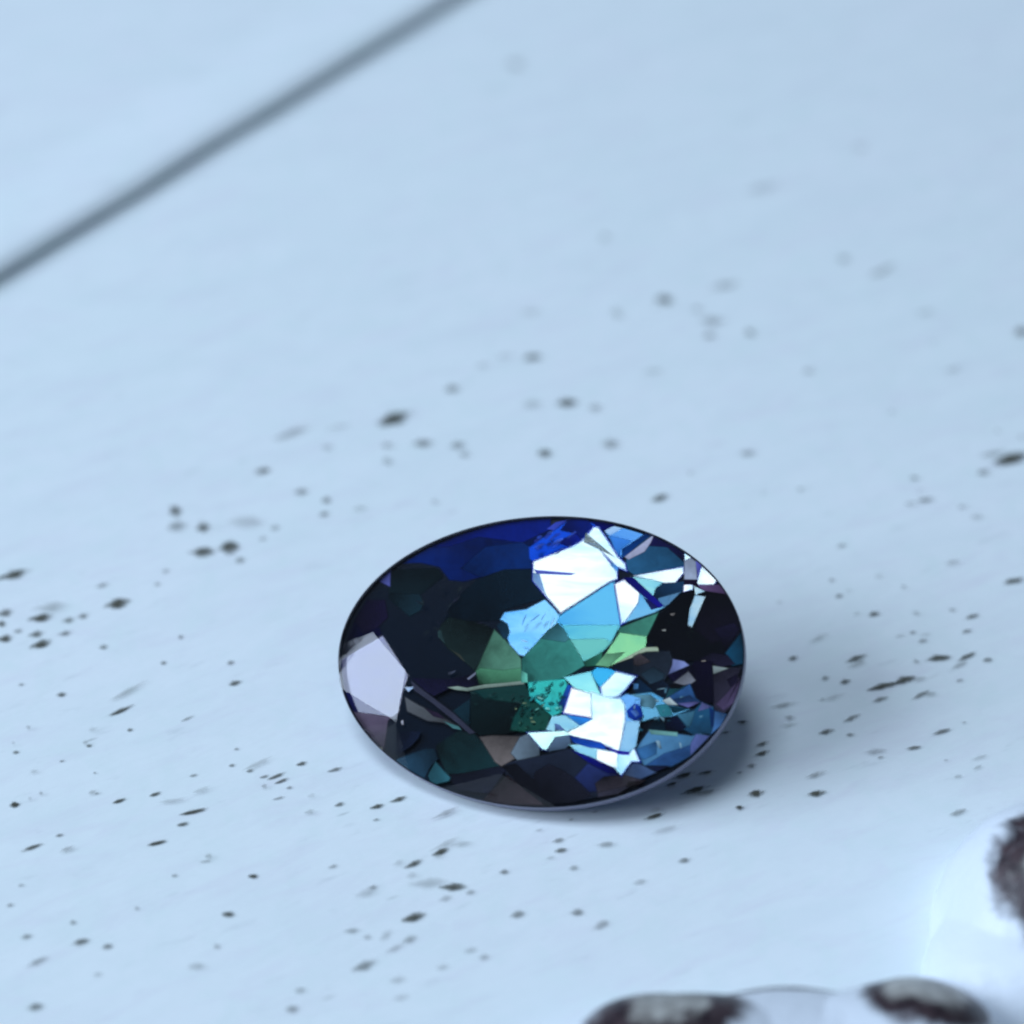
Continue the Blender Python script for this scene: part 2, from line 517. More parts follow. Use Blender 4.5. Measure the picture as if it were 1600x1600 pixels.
 (1.1698,0.9289,0.007,0.0059,0.371,0.4),
 (-0.1426,1.1051,0.0182,0.0134,0.274,0.55),
 (-0.2769,0.994,0.042,0.0225,0.573,0.85),
 (-0.2063,0.9069,0.0244,0.0148,0.135,0.5),
 (-0.126,0.9,0.0177,0.011,0.394,0.55),
 (-0.1095,0.8675,0.0121,0.0102,0.392,0.4),
 (-0.2841,0.8431,0.0103,0.0158,0.394,0.35),
 (-0.4237,0.8921,0.0137,0.0101,0.4,0.3),
 (-0.1726,0.7047,0.0094,0.0087,0.386,0.25),
 (0.0089,2.5418,0.0234,0.0233,0.467,0.35),
 (0.9263,2.1241,0.0197,0.0158,0.429,0.2),
 (0.6515,1.9367,0.0486,0.0153,0.426,0.2),
 (-1.0631,-0.0155,0.0083,0.0062,0.482,0.3),
 (0.7135,0.1972,0.0219,0.006,0.293,0.28),
 (-0.7892,0.1201,0.0486,0.006,0.701,0.37),
 (0.181,-0.2844,0.0193,0.006,0.175,0.44),
 (-0.1904,-0.3606,0.0127,0.007,0.433,0.21),
 (-0.0166,1.229,0.0246,0.007,0.31,0.23),
 (0.2459,0.6067,0.0195,0.0083,0.642,0.42),
 (-0.0715,1.1917,0.0166,0.0107,0.184,0.2),
 (0.6422,0.2749,0.0272,0.006,0.569,0.27),
 (-0.5883,0.6377,0.0443,0.0221,-0.042,0.18),
 (0.6569,0.1046,0.0271,0.006,0.367,0.21),
 (-0.9473,-0.0979,0.0101,0.006,0.467,0.23),
 (-0.9249,-0.1552,0.0051,0.006,0.408,0.36),
 (0.5527,0.0823,0.0283,0.0061,0.249,0.42),
 (0.8393,0.1555,0.0157,0.006,0.423,0.29),
 (-0.0957,-0.2836,0.022,0.006,0.209,0.24),
 (0.2846,-0.1023,0.0082,0.006,0.029,0.2),
 (0.0439,1.4015,0.0285,0.0122,0.277,0.17),
 (-0.5056,-0.0772,0.0351,0.006,0.576,0.3),
 (0.8562,0.3498,0.0086,0.006,0.121,0.36),
 (0.2545,1.3969,0.0141,0.0234,0.163,0.23),
 (0.2981,-0.2472,0.0339,0.006,0.371,0.21),
 (0.7249,-0.0454,0.0228,0.0079,0.177,0.32),
 (-0.7558,-0.7264,0.0157,0.006,0.304,0.22),
 (0.224,0.904,0.0208,0.0167,0.33,0.39),
 (-0.6818,0.6242,0.0162,0.0221,0.481,0.23),
 (0.3826,-0.1528,0.0275,0.006,0.326,0.45),
 (-0.5086,0.942,0.0506,0.013,0.597,0.31),
 (0.0446,1.0478,0.0239,0.0155,0.279,0.21),
 (0.5588,0.0269,0.02,0.006,0.212,0.19),
 (-1.1248,0.2486,0.0369,0.0165,0.256,0.43),
 (0.2021,-0.1007,0.0217,0.006,0.376,0.23),
 (-0.3396,0.6817,0.0194,0.007,0.366,0.28),
 (0.9136,0.7421,0.0102,0.006,0.36,0.18),
 (0.8396,0.4301,0.0072,0.006,0.227,0.34),
 (0.5996,-0.1072,0.0228,0.006,0.421,0.43),
 (-0.2739,-0.4017,0.0246,0.0103,0.491,0.21),
 (-0.6655,-0.1749,0.0299,0.006,0.202,0.25),
 (-0.1571,-0.379,0.0389,0.0118,0.116,0.22),
 (-0.3945,-0.2034,0.0115,0.006,0.344,0.31),
 (-0.8453,0.0148,0.0116,0.006,0.415,0.21),
 (-0.143,-0.3133,0.0113,0.006,0.144,0.27),
 (-0.8543,-0.2973,0.0162,0.006,0.5,0.41),
 (-0.2163,-0.3306,0.0126,0.006,0.596,0.23),
 (-0.4033,0.9635,0.0362,0.0085,0.368,0.16),
 (-0.9442,-0.1692,0.0057,0.006,0.256,0.21),
 (0.282,-0.1204,0.0375,0.006,0.416,0.3),
 (0.8859,0.6982,0.0136,0.0062,0.262,0.38),
 (-0.8242,-0.1531,0.0106,0.006,0.468,0.36),
 (0.3291,-0.0426,0.0234,0.006,0.431,0.42),
 (-0.98,0.3686,0.0374,0.015,0.221,0.26),
 (-0.9993,-0.0227,0.0044,0.006,0.281,0.19),
 (-0.3931,-0.1621,0.009,0.006,0.348,0.18),
 (-0.2873,0.898,0.0153,0.0108,0.426,0.35),
 (-0.741,0.6236,0.0225,0.017,0.466,0.42),
 (0.2798,-0.1992,0.0155,0.0063,0.425,0.19),
 (-0.5797,-0.5749,0.0178,0.0086,0.219,0.26),
 (0.562,0.047,0.0117,0.006,0.018,0.44),
 (0.9545,0.5069,0.0186,0.006,0.412,0.37),
 (-0.1281,-0.206,0.031,0.006,0.527,0.41),
 (0.8554,0.1124,0.0139,0.006,0.288,0.35),
 (-0.6111,-0.1475,0.0198,0.006,0.466,0.25),
 (-0.9755,0.0199,0.006,0.006,0.423,0.35),
 (-0.4875,-0.1373,0.0067,0.006,0.243,0.41),
 (-0.581,-0.3149,0.0085,0.0064,0.405,0.37),
 (-0.8551,-0.0222,0.0072,0.006,0.383,0.33),
 (0.7901,0.4621,0.0113,0.0076,0.347,0.18),
 (-0.1272,-0.2839,0.0343,0.006,0.563,0.29),
 (0.4845,1.3652,0.0321,0.0158,0.083,0.39),
 (1.0275,0.6543,0.0164,0.006,0.287,0.38)]
rng = random.Random(11)
variants = []
for v in range(6):
    ring = 14
    vs = [(0, 0, 0)]
    for i in range(ring):
        a = 2 * math.pi * i / ring
        r = 1.0 + rng.uniform(-0.25, 0.22)
        vs.append((r * math.cos(a), r * math.sin(a), 0))
    variants.append(mesh_from('worn_spot', vs, [(0, 1 + i, 1 + (i + 1) % ring) for i in range(ring)]))
    variants[-1].materials.append(WORN)
for i, (x, y, hl, hw, an, wear) in enumerate(SPOTS):
    o = obj('worn_spot', rng.choice(variants), None, board)
    o.location = (x, y, 0.0016 + 0.00002 * i)
    o.rotation_euler = (0, 0, an)
    o.scale = (hl * 1.25, hw * 1.25, 1)
    o['wear'] = min(1.0, wear * 1.0)

# ------------------------------------------------------------ the raised plank behind, its rounded edge towards us
def plank():
    p0, p1 = Vector((*(-1.2724, 1.5317), 0)), Vector((*(-0.1489, 2.9007), 0))
    d = (p1 - p0).normalized()
    back = Vector((-d.y, d.x, 0))
    prof = [(0.012, -0.002), (0.002, 0.014), (0.0, 0.03)]
    R, H, D = 0.045, 0.044, 0.030
    for i in range(13):
        a = math.pi / 2 * i / 12
        prof.append((R - R * math.cos(a), H - D + D * math.sin(a)))
    for i in range(1, 15):
        b = i / 14
        prof.append((R + 0.30 * b, H - 0.022 * b * b * (3 - 2 * b)))
    prof.append((9.0, H - 0.022))
    vs, fs = [], []
    n = 60
    for s in range(n + 1):
        c = p0 + d * (-7 + 16 * s / n)
        wob = 0.010 * noise.noise(Vector((s * 0.9, 3.1, 0))) + 0.006 * noise.noise(Vector((s * 2.7, 8.1, 0)))
        for (b, z) in prof:
            q = c + back * (b + wob)
            vs.append((q.x, q.y, z))
    m = len(prof)
    for s in range(n):
        for j in range(m - 1):
            a = s * m + j
            fs.append((a, a + m, a + m + 1, a + 1))
    o = obj('plank', mesh_from('plank', vs, fs, True), PAINT)
    o['kind'] = 'structure'
    o['label'] = 'white painted plank with a rounded edge behind the board'
    return o
plank()

# ------------------------------------------------------------ the gemstone
A, B, TH, DEPTH = 0.4064, 0.2941, 0.042, 0.2350
gem = link(bpy.data.objects.new('gemstone', None))
gx, gy, gn = Vector((0.9834, -0.1258, 0.1306)), Vector((0.0383, 0.8479, 0.5287)), Vector((-0.1773, -0.5150, 0.8387))
M = Matrix((gx, gy, gn)).transposed().to_4x4()
M.translation = Vector((0.0544, 0.0257, 0.1996))
gem.matrix_world = M
gem.empty_display_size = 0.2
tag(gem, 'faceted oval blue and green gemstone lying tilted on the white speckled board', 'gemstone')

FO = (-0.0005, 0.0003, -0.0006, 0.0003, -0.0010, -0.0094, 0.0071, -0.0015, -0.0005)                                    # the outline is hand cut: small departures from a true oval
def el(r, deg, z):
    h = math.radians(deg)
    f = 1 + FO[0] + sum(FO[2 * k - 1] * math.cos(k * h) + FO[2 * k] * math.sin(k * h) for k in (1, 2, 3, 4))
    f = 1 + (f - 1) * r * r
    return (A * r * f * math.cos(h), B * r * f * math.sin(h), z)

CR, TR, MR = 0.060, 0.64, 0.82              # crown height, table and middle ring radii
MZ = CR / (1 - TR) * (1 - MR * math.cos(math.pi / 8))
P0 = 192.0                                   # a kite points at the left end of the oval
kt = [P0 + 45 * k for k in range(8)]
SEG = 8
def arc(a0, a1): return [el(1.0, a0 + (a1 - a0) * i / (SEG // 2), 0.0) for i in range(SEG // 2 + 1)]

obj('table_facet', mesh_from('table_facet', [el(TR, a, CR) for a in kt], [tuple(range(8))]), CROWN, gem)
for k in range(8):
    a = kt[k]
    obj('star_facet', mesh_from('star_facet', [el(TR, a, CR), el(MR, a + 22.5, MZ), el(TR, a + 45, CR)], [(0, 1, 2)]), CROWN, gem)
    obj('kite_facet', mesh_from('kite_facet', [el(TR, a, CR), el(MR, a - 22.5, MZ), el(1, a, 0), el(MR, a + 22.5, MZ)], [(0, 1, 2, 3)]), CROWN, gem)
    for s in (0, 1):
        ar = arc(a + 22.5 * s, a + 22.5 * (s + 1))
        vs = [el(MR, a + 22.5, MZ)] + ar
        obj('upper_girdle_facet', mesh_from('upper_girdle_facet', vs, [(0, i + 1, i + 2) for i in range(len(ar) - 1)]), CROWN, gem)

# girdle: a frosted band round the stone, a hair proud and softened at both edges
prof = [(0.9985, -0.003), (1.001, -0.006), (1.0025, -TH * 0.5), (1.001, -TH + 0.004), (0.985, -TH)]
n = 128
vs, fs = [], []
for i in range(n):
    for (r, z) in prof: vs.append(el(r, 360 * i / n, z))
m = len(prof)
for i in range(n):
    for j in range(m - 1):
        a, b = i * m + j, ((i + 1) % n) * m + j
        fs.append((a, b, b + 1, a + 1))
obj('girdle', mesh_from('girdle', vs, fs, True), GIRDLE, gem)

# pavilion: the cone of long facets underneath, ending in the culet
vs = [el(0.985, 360 * i / 32, -TH) for i in range(32)]
mid = [el(0.60, 22.5 * i + 11.25, -TH - (DEPTH - TH) * 0.50) for i in range(16)]
vs += mid + [(0, 0, -DEPTH)]
fs = []
for i in range(16):
    a = 2 * i
    fs += [(a, a + 1, 32 + i), (a + 1, (a + 2) % 32, 32 + i), ((a + 2) % 32, 32 + (i + 1) % 16, 32 + i), (32 + i, 32 + (i + 1) % 16, 48)]
obj('pavilion', mesh_from('pavilion', vs, fs), DEEP, gem)
base = [el(0.999, 360 * i / 96, -0.0165) for i in range(96)]
floor_me = mesh_from('pavilion_floor', base, [tuple(range(96))])
obj('pavilion_floor', floor_me, plain('night_crystal', (0.0022, 0.0062, 0.014), 0.1), gem)

# tiles seen through the crown: [kind, crystal tint with inner reflections painted in, direction each face turns its light, depth, outline]
FACETS = [
 ('D',[0.0009,0.0144,0.1384],[-0.055,-0.095,0.994],-0.01592,[(-0.253,0.1981),(-0.2152,0.189),(-0.1932,0.1618),(-0.162,0.1584),(-0.1266,0.1672),(-0.0805,0.1816),(-0.0227,0.1842),(-0.0274,0.2301),(0.0125,0.2565),(0.0113,0.2905),(0.0,0.2906),(-0.0393,0.2885),(-0.078,0.284),(-0.1118,0.2779),(-0.1733,0.261),(-0.2405,0.233),(-0.2968,0.1973)]),
 ('D',[0.0012,0.0116,0.2016],[-0.035,-0.091,0.995],-0.01584,[(-0.1945,0.2306),(-0.1365,0.2509),(-0.0476,0.2379),(0.0122,0.2652),(0.0113,0.2905),(0.0,0.2906),(-0.0393,0.2885),(-0.078,0.284),(-0.1115,0.2779),(-0.1733,0.2609),(-0.2413,0.2302)]),
 ('D',[0.0018,0.0252,0.162],[-0.002,-0.153,0.988],-0.01576,[(-0.174,0.1871),(-0.1274,0.1669),(-0.0805,0.1816),(-0.0227,0.1842),(-0.0277,0.233),(-0.0475,0.2432),(-0.1223,0.2348)]),
 ('D',[0.0027,0.013,0.0273],[0.125,-0.075,0.989],-0.01568,[(-0.1631,0.1419),(-0.1913,0.1061),(-0.2064,0.0643),(-0.187,0.0784),(-0.1438,0.0753),(-0.0869,0.0781),(-0.0758,0.099),(-0.0309,0.1131),(0.0065,0.1225),(-0.0208,0.1862),(-0.0814,0.1867),(-0.1372,0.166)]),
 ('D',[0.003,0.0116,0.0176],[0.025,-0.052,0.998],-0.0156,[(-0.3174,0.1358),(-0.2485,0.1322),(-0.2035,0.1697),(-0.215,0.1909),(-0.3119,0.1888),(-0.3146,0.1869),(-0.317,0.1847)]),
 ('D',[0.0052,0.0212,0.0343],[0.019,-0.077,0.997],-0.01552,[(-0.3167,0.1251),(-0.271,0.0857),(-0.2456,0.1003),(-0.2397,0.1172),(-0.2508,0.1374),(-0.3174,0.1394)]),
 ('D',[0.0685,0.0887,0.3325],[-0.038,-0.095,0.995],-0.01544,[(-0.3119,0.1483),(-0.3129,0.1882),(-0.3146,0.1869),(-0.3394,0.1642),(-0.3407,0.1627)]),
 ('D',[0.0024,0.003,0.0343],[0.169,-0.155,0.973],-0.01536,[(-0.3216,0.0511),(-0.3583,0.129),(-0.3854,0.083),(-0.4086,0.0005),(-0.4085,-0.0009)]),
 ('D',[0.008,0.006,0.0319],[0.148,-0.082,0.986],-0.01528,[(-0.3645,0.052),(-0.3331,0.0647),(-0.3121,0.0868),(-0.3207,0.1259),(-0.357,0.1261),(-0.3861,0.0819)]),
 ('P',[0.0144,0.0176,0.162],[-0.31,-0.042,0.95],-0.0152,[(-0.3751,-0.108),(-0.2945,-0.1182),(-0.2801,-0.1076),(-0.2735,-0.0631),(-0.2639,-0.0323),(-0.3224,0.0525),(-0.4085,0.0018),(-0.4086,0.0),(-0.4055,-0.0289),(-0.3985,-0.0574),(-0.3875,-0.0851)]),
 ('D',[0.117,0.1022,0.1746],[0.03,-0.012,0.999],-0.01512,[(-0.3067,-0.1869),(-0.3043,-0.1701),(-0.301,-0.1248),(-0.2904,-0.1139),(-0.3781,-0.1024),(-0.373,-0.1118),(-0.3551,-0.1374),(-0.3341,-0.1616),(-0.3101,-0.1842)]),
 ('D',[0.2159,0.2542,0.2232],[0.09,-0.107,0.99],-0.01504,[(-0.3112,-0.1832),(-0.3106,-0.1753),(-0.3189,-0.1759)]),
 ('D',[0.0091,0.0232,0.0252],[0.138,-0.092,0.986],-0.01496,[(-0.2115,0.046),(-0.1884,0.0189),(-0.153,-0.0073),(-0.1321,-0.0256),(-0.111,0.013),(-0.0927,0.0607),(-0.1182,0.0752),(-0.1514,0.082),(-0.1904,0.089),(-0.2059,0.0746),(-0.2121,0.0589)]),
 ('D',[0.0262,0.0704,0.0802],[0.005,-0.011,1.0],-0.01488,[(-0.2103,0.0463),(-0.1928,0.0294),(-0.2021,0.0616),(-0.2118,0.0595)]),
 ('D',[0.0423,0.0545,0.0452],[0.095,-0.095,0.991],-0.0148,[(-0.1553,-0.0028),(-0.1511,-0.0056),(-0.1627,0.0108),(-0.187,0.0242)]),
 ('D',[0.0887,0.2705,0.1946],[-0.022,-0.056,0.998],-0.01472,[(-0.1323,-0.023),(-0.1238,-0.0534),(-0.0343,-0.0466),(-0.0378,0.0019),(-0.0519,0.0204),(-0.0722,0.0418),(-0.0969,0.0648)]),
 ('D',[0.0648,0.2462,0.1441],[-0.04,-0.043,0.998],-0.01464,[(-0.1325,-0.0223),(-0.1238,-0.0534),(-0.0343,-0.0466),(-0.0365,-0.0139),(-0.0765,-0.019),(-0.1225,-0.014)]),
 ('S',[0.0566,0.1292,0.1833],[0.045,0.151,0.988],-0.01456,[(-0.0697,0.0649),(-0.0721,0.046),(-0.0646,0.0286),(-0.0576,0.0218),(-0.0454,0.0083),(-0.0318,0.0044),(0.0186,0.0571),(0.0456,0.078),(0.0254,0.1031),(0.004,0.1242),(-0.0337,0.1041),(-0.0779,0.0977),(-0.0871,0.0818)]),
 ('D',[0.0097,0.0452,0.0908],[0.135,-0.069,0.988],-0.01448,[(-0.0788,0.0407),(-0.0676,0.0407),(-0.0625,0.0561),(-0.0685,0.074),(-0.0806,0.082),(-0.0943,0.0698)]),
 ('D',[0.0423,0.2705,0.2384],[-0.005,-0.068,0.998],-0.0144,[(0.0349,0.0803),(0.0114,0.0609),(-0.0346,0.0098),(-0.0407,0.0017),(-0.0389,-0.0466),(-0.0235,-0.0474),(0.0129,-0.0474),(0.0505,-0.0372),(0.0906,-0.0127),(0.0835,0.0047),(0.0577,0.0457)]),
 ('D',[0.0482,0.2159,0.2623],[0.067,-0.058,0.996],-0.01432,[(0.0348,0.0802),(0.0115,0.0609),(-0.0071,0.0413),(0.048,0.0328),(0.0604,0.0438)]),
 ('M',[0.0175,0.0658,0.0912],[0.029,0.146,0.989],-0.01424,[(0.0269,0.0766),(0.0392,0.0628),(0.1524,0.0564),(0.1614,0.0701),(0.1456,0.1457),(0.144,0.1623),(0.1317,0.1604),(0.0345,0.0949)]),
 ('M',[0.0198,0.0736,0.077],[0.03,0.151,0.988],-0.01416,[(0.0535,0.0425),(0.075,0.0213),(0.1233,0.0136),(0.141,0.0337),(0.1588,0.0712),(0.1554,0.0711),(0.0414,0.0717),(0.0322,0.0772)]),
 ('M',[0.0215,0.0689,0.0551],[0.029,0.154,0.988],-0.01408,[(0.079,0.002),(0.0864,-0.0087),(0.1139,0.007),(0.124,0.0145),(0.1433,0.0362),(0.1249,0.0436),(0.0539,0.0423)]),
 ('D',[0.0319,0.2159,0.15],[0.112,-0.07,0.991],-0.014,[(0.089,-0.0164),(0.113,-0.014),(0.1221,-0.0004),(0.1243,0.0197),(0.1113,0.0111),(0.0827,-0.0043)]),
 ('D',[0.0685,0.3325,0.2542],[-0.002,-0.091,0.996],-0.01392,[(0.1451,0.0546),(0.1838,0.0414),(0.2116,0.0413),(0.2346,0.0977),(0.1566,0.0666)]),
 ('M',[0.0375,0.0871,0.0383],[0.023,0.154,0.988],-0.01384,[(0.1261,0.0109),(0.1067,-0.0128),(0.1349,-0.0164),(0.2071,0.0161),(0.2129,0.0476),(0.1543,0.0556)]),
 ('D',[0.1812,0.5395,0.305],[0.012,-0.077,0.997],-0.01376,[(0.1067,-0.0128),(0.1354,-0.0165),(0.1709,0.0164),(0.1268,0.0118)]),
 ('D',[0.552,0.7605,0.5776],[-0.048,-0.111,0.993],-0.01368,[(0.2082,0.0127),(0.2345,0.0127),(0.2321,0.0259),(0.2041,0.0244),(0.1341,-0.0148)]),
 ('S',[0.0016,0.0137,0.1034],[0.036,0.131,0.991],-0.0136,[(-0.0321,0.2061),(-0.0227,0.1967),(0.0047,0.2075),(0.0537,0.2264),(0.0771,0.2398),(0.0998,0.2652),(0.1075,0.2733),(0.0899,0.2854),(0.0789,0.287),(0.0682,0.2879),(0.047,0.2881),(0.0122,0.2626),(-0.0135,0.245),(-0.0346,0.2293)]),
 ('D',[0.0018,0.016,0.3515],[-0.037,-0.033,0.999],-0.01352,[(0.0529,0.2259),(0.0771,0.2398),(0.0991,0.2663),(0.0831,0.2746),(0.0507,0.2549),(0.0162,0.2393)]),
 ('D',[0.0423,0.0802,0.6105],[0.044,-0.185,0.982],-0.01344,[(0.0169,0.2631),(0.049,0.2883),(0.0196,0.2814),(0.0003,0.2666)]),
 ('D',[0.0012,0.013,0.2159],[0.025,-0.15,0.988],-0.01336,[(0.0268,0.2631),(0.0619,0.2545),(0.0754,0.2377),(0.1012,0.2683),(0.088,0.2856),(0.0789,0.287),(0.0455,0.2897)]),
 ('D',[0.0006,0.0024,0.162],[-0.013,-0.109,0.994],-0.01328,[(0.1039,0.2707),(0.1212,0.261),(0.1456,0.2748),(0.1178,0.2811),(0.1141,0.2817),(0.0837,0.2841)]),
 ('M',[0.0167,0.0467,0.0912],[0.022,0.131,0.991],-0.0132,[(0.1548,0.2025),(0.162,0.218),(0.2041,0.247),(0.2099,0.2538),(0.1927,0.2609),(0.1559,0.2725),(0.1425,0.2755),(0.1176,0.2628)]),
 ('M',[0.0503,0.0704,0.0912],[0.024,0.129,0.991],-0.01312,[(0.1298,0.2504),(0.1641,0.2699),(0.1559,0.2725),(0.1428,0.2754),(0.1177,0.2626)]),
 ('D',[0.0423,0.2623,0.8714],[-0.007,-0.032,0.999],-0.01304,[(0.142,0.2115),(0.1515,0.201),(0.1551,0.2217),(0.1789,0.2418),(0.1262,0.2552)]),
 ('D',[0.0006,0.0423,0.2232],[-0.052,-0.093,0.994],-0.01296,[(0.1544,0.224),(0.1549,0.2046),(0.1644,0.2069),(0.19,0.2322),(0.217,0.2509),(0.2012,0.2574)]),
 ('D',[0.0176,0.107,0.2384],[-0.026,-0.078,0.997],-0.01288,[(0.1895,0.2361),(0.1635,0.2089),(0.161,0.183),(0.1806,0.1681),(0.2837,0.1823),(0.2831,0.2145),(0.2602,0.2295),(0.2276,0.2466),(0.2117,0.2531)]),
 ('D',[0.008,0.008,0.0762],[0.062,-0.152,0.986],-0.0128,[(0.2019,0.2287),(0.2448,0.2251),(0.2827,0.1907),(0.2827,0.2148),(0.2602,0.2295),(0.2276,0.2466),(0.2124,0.2528)]),
 ('D',[0.5776,0.6584,0.956],[0.02,-0.143,0.99],-0.01272,[(0.1688,0.2002),(0.2021,0.2172),(0.2136,0.2355),(0.2194,0.2499),(0.2151,0.2517),(0.159,0.2077)]),
 ('U',[0.0103,0.0452,0.6724],[-0.022,-0.027,0.999],-0.01264,[(-0.0258,0.183),(-0.025,0.1592),(0.0034,0.1253),(0.0361,0.0883),(0.1349,0.1534),(0.1517,0.1593),(0.1511,0.1806),(0.1388,0.1931),(0.1349,0.195),(0.1441,0.1836),(0.1713,0.1731),(0.1662,0.1956),(0.1509,0.2111),(0.127,0.2481),(0.1091,0.2731),(0.0959,0.2744),(0.0726,0.2451),(0.0508,0.2325),(0.0023,0.2138),(-0.0265,0.2025)]),
 ('B',[0.154,0.1619,0.1406],[0.01,0.12,0.993],-0.01256,[(-0.0239,0.183),(-0.0231,0.1599),(0.0048,0.1265),(0.0364,0.0908),(0.1341,0.1551),(0.1498,0.1607),(0.1493,0.1798),(0.1371,0.192),(0.1336,0.1969),(0.1451,0.1853),(0.1688,0.176),(0.1645,0.1946),(0.1494,0.2098),(0.1254,0.247),(0.1081,0.2713),(0.0968,0.2724),(0.0739,0.2436),(0.0516,0.2308),(0.003,0.212),(-0.0246,0.2012)]),
 ('D',[0.2623,0.5149,0.956],[0.073,-0.089,0.993],-0.01248,[(-0.0225,0.1601),(0.0076,0.1276),(-0.0009,0.154),(-0.0077,0.1743),(-0.0231,0.1783)]),
 ('D',[0.0887,0.1384,0.7305],[-0.019,-0.123,0.992],-0.0124,[(-0.0146,0.1738),(0.0547,0.1705),(0.0673,0.175),(-0.0121,0.1826),(-0.0218,0.1844)]),
 ('D',[0.2232,0.4564,0.8308],[-0.001,-0.15,0.989],-0.01232,[(0.0902,0.2349),(0.118,0.2306),(0.0828,0.2385)]),
 ('D',[0.0802,0.3515,0.9131],[0.051,-0.182,0.982],-0.01224,[(0.1355,0.1885),(0.1489,0.1756),(0.149,0.1864),(0.1326,0.2004)]),
 ('U',[0.0103,0.0452,0.6724],[0.119,-0.088,0.989],-0.01216,[(0.2149,0.1557),(0.2384,0.1495),(0.2639,0.1493),(0.2832,0.1729),(0.2806,0.1896),(0.172,0.1693)]),
 ('B',[0.1418,0.1474,0.1319],[0.023,0.163,0.986],-0.01208,[(0.2154,0.1575),(0.2386,0.1514),(0.263,0.1512),(0.2812,0.1734),(0.279,0.1874),(0.1736,0.1692)]),
 ('M',[0.0436,0.0907,0.0847],[0.017,0.14,0.99],-0.012,[(0.2172,0.1192),(0.2417,0.1555),(0.2166,0.1625),(0.1726,0.1694)]),
 ('D',[0.007,0.0343,0.0887],[-0.066,-0.137,0.988],-0.01192,[(0.2168,0.1211),(0.2368,0.101),(0.2528,0.1108),(0.2831,0.1378),(0.2838,0.1595),(0.2615,0.1563),(0.2381,0.155),(0.2227,0.1439)]),
 ('S',[0.0184,0.0407,0.0612],[0.013,0.143,0.99],-0.01184,[(0.2359,0.0993),(0.2527,0.1096),(0.2784,0.1373),(0.2282,0.1233)]),
 ('U',[0.0103,0.0452,0.6724],[0.093,-0.069,0.993],-0.01176,[(0.1549,0.0644),(0.1698,0.0721),(0.1958,0.1117),(0.1985,0.1356),(0.1623,0.1656),(0.1382,0.1543)]),
 ('B',[0.1603,0.156,0.1406],[0.014,0.165,0.986],-0.01168,[(0.1563,0.0673),(0.1685,0.0735),(0.1939,0.1123),(0.1966,0.1348),(0.162,0.1634),(0.1403,0.1532)]),
 ('S',[0.0417,0.0983,0.1267],[0.018,0.145,0.989],-0.0116,[(0.1889,0.1141),(0.1611,0.0704),(0.2243,0.0917),(0.2465,0.104),(0.1916,0.1412)]),
 ('D',[0.013,0.0212,0.1559],[0.088,-0.112,0.99],-0.01152,[(0.2167,0.0979),(0.2428,0.1054),(0.1982,0.1262)]),
 ('D',[0.007,0.007,0.2705],[-0.065,-0.094,0.993],-0.01144,[(0.1922,0.1316),(0.2311,0.1013),(0.245,0.106),(0.1798,0.1671),(0.1549,0.1662)]),
 ('D',[0.4125,0.5271,0.7305],[-0.075,-0.076,0.994],-0.01136,[(0.2791,0.1583),(0.3085,0.1563),(0.3066,0.1964),(0.2901,0.21),(0.278,0.2179)]),
 ('U',[0.0103,0.0452,0.6724],[0.111,-0.154,0.982],-0.01128,[(0.2799,0.1961),(0.2966,0.2046),(0.2901,0.21),(0.2788,0.2173)]),
 ('B',[0.133,0.1474,0.1319],[0.003,0.109,0.994],-0.0112,[(0.2806,0.1973),(0.296,0.2051),(0.2901,0.21),(0.2796,0.2168)]),
 ('D',[0.107,0.1221,0.5395],[-0.099,-0.122,0.988],-0.01112,[(0.3071,0.1578),(0.3162,0.1886),(0.3037,0.1988),(0.302,0.1985)]),
 ('U',[0.0103,0.0452,0.6724],[-0.011,-0.067,0.998],-0.01096,[(0.3002,0.1458),(0.3408,0.1455),(0.3476,0.1544),(0.3399,0.1644),(0.3167,0.1882),(0.312,0.192)]),
 ('B',[0.1572,0.1619,0.1406],[-0.004,0.117,0.993],-0.01088,[(0.3026,0.1476),(0.3398,0.1473),(0.3464,0.156),(0.3399,0.1644),(0.3167,0.1882),(0.3137,0.1906)]),
 ('D',[0.007,0.0018,0.0212],[0.015,-0.05,0.999],-0.0108,[(0.2797,0.1483),(0.3094,0.1438),(0.3073,0.1606),(0.2794,0.1608)]),
 ('D',[0.117,0.0723,0.1946],[-0.113,-0.082,0.99],-0.01072,[(0.3236,0.1315),(0.3681,0.1246),(0.3595,0.1391),(0.3507,0.1505),(0.3038,0.1484)]),
 ('D',[0.0012,0.0018,0.0044],[-0.098,-0.108,0.989],-0.01064,[(0.2299,0.0911),(0.206,0.0432),(0.2114,0.0311),(0.2405,0.0163),(0.264,-0.0042),(0.3217,-0.0073),(0.3674,0.0103),(0.3975,0.0444),(0.3955,0.0569),(0.3872,0.085),(0.3752,0.1125),(0.364,0.1315),(0.3251,0.138),(0.3018,0.1411),(0.2795,0.1352)]),
 ('D',[0.0037,0.003,0.0103],[-0.061,-0.045,0.997],-0.01056,[(0.3004,0.0592),(0.337,0.0283),(0.3933,0.0464),(0.393,0.0653),(0.3872,0.085),(0.3752,0.1125),(0.3651,0.1296),(0.3229,0.1354)]),
 ('D',[0.008,0.007,0.0273],[-0.027,-0.151,0.988],-0.01048,[(0.3658,0.0113),(0.3937,0.0601),(0.3799,0.0743),(0.339,0.0615)]),
 ('U',[0.0103,0.0452,0.6724],[0.119,-0.164,0.979],-0.0104,[(0.2784,0.1326),(0.2996,0.1385),(0.2994,0.1503),(0.2796,0.1504)]),
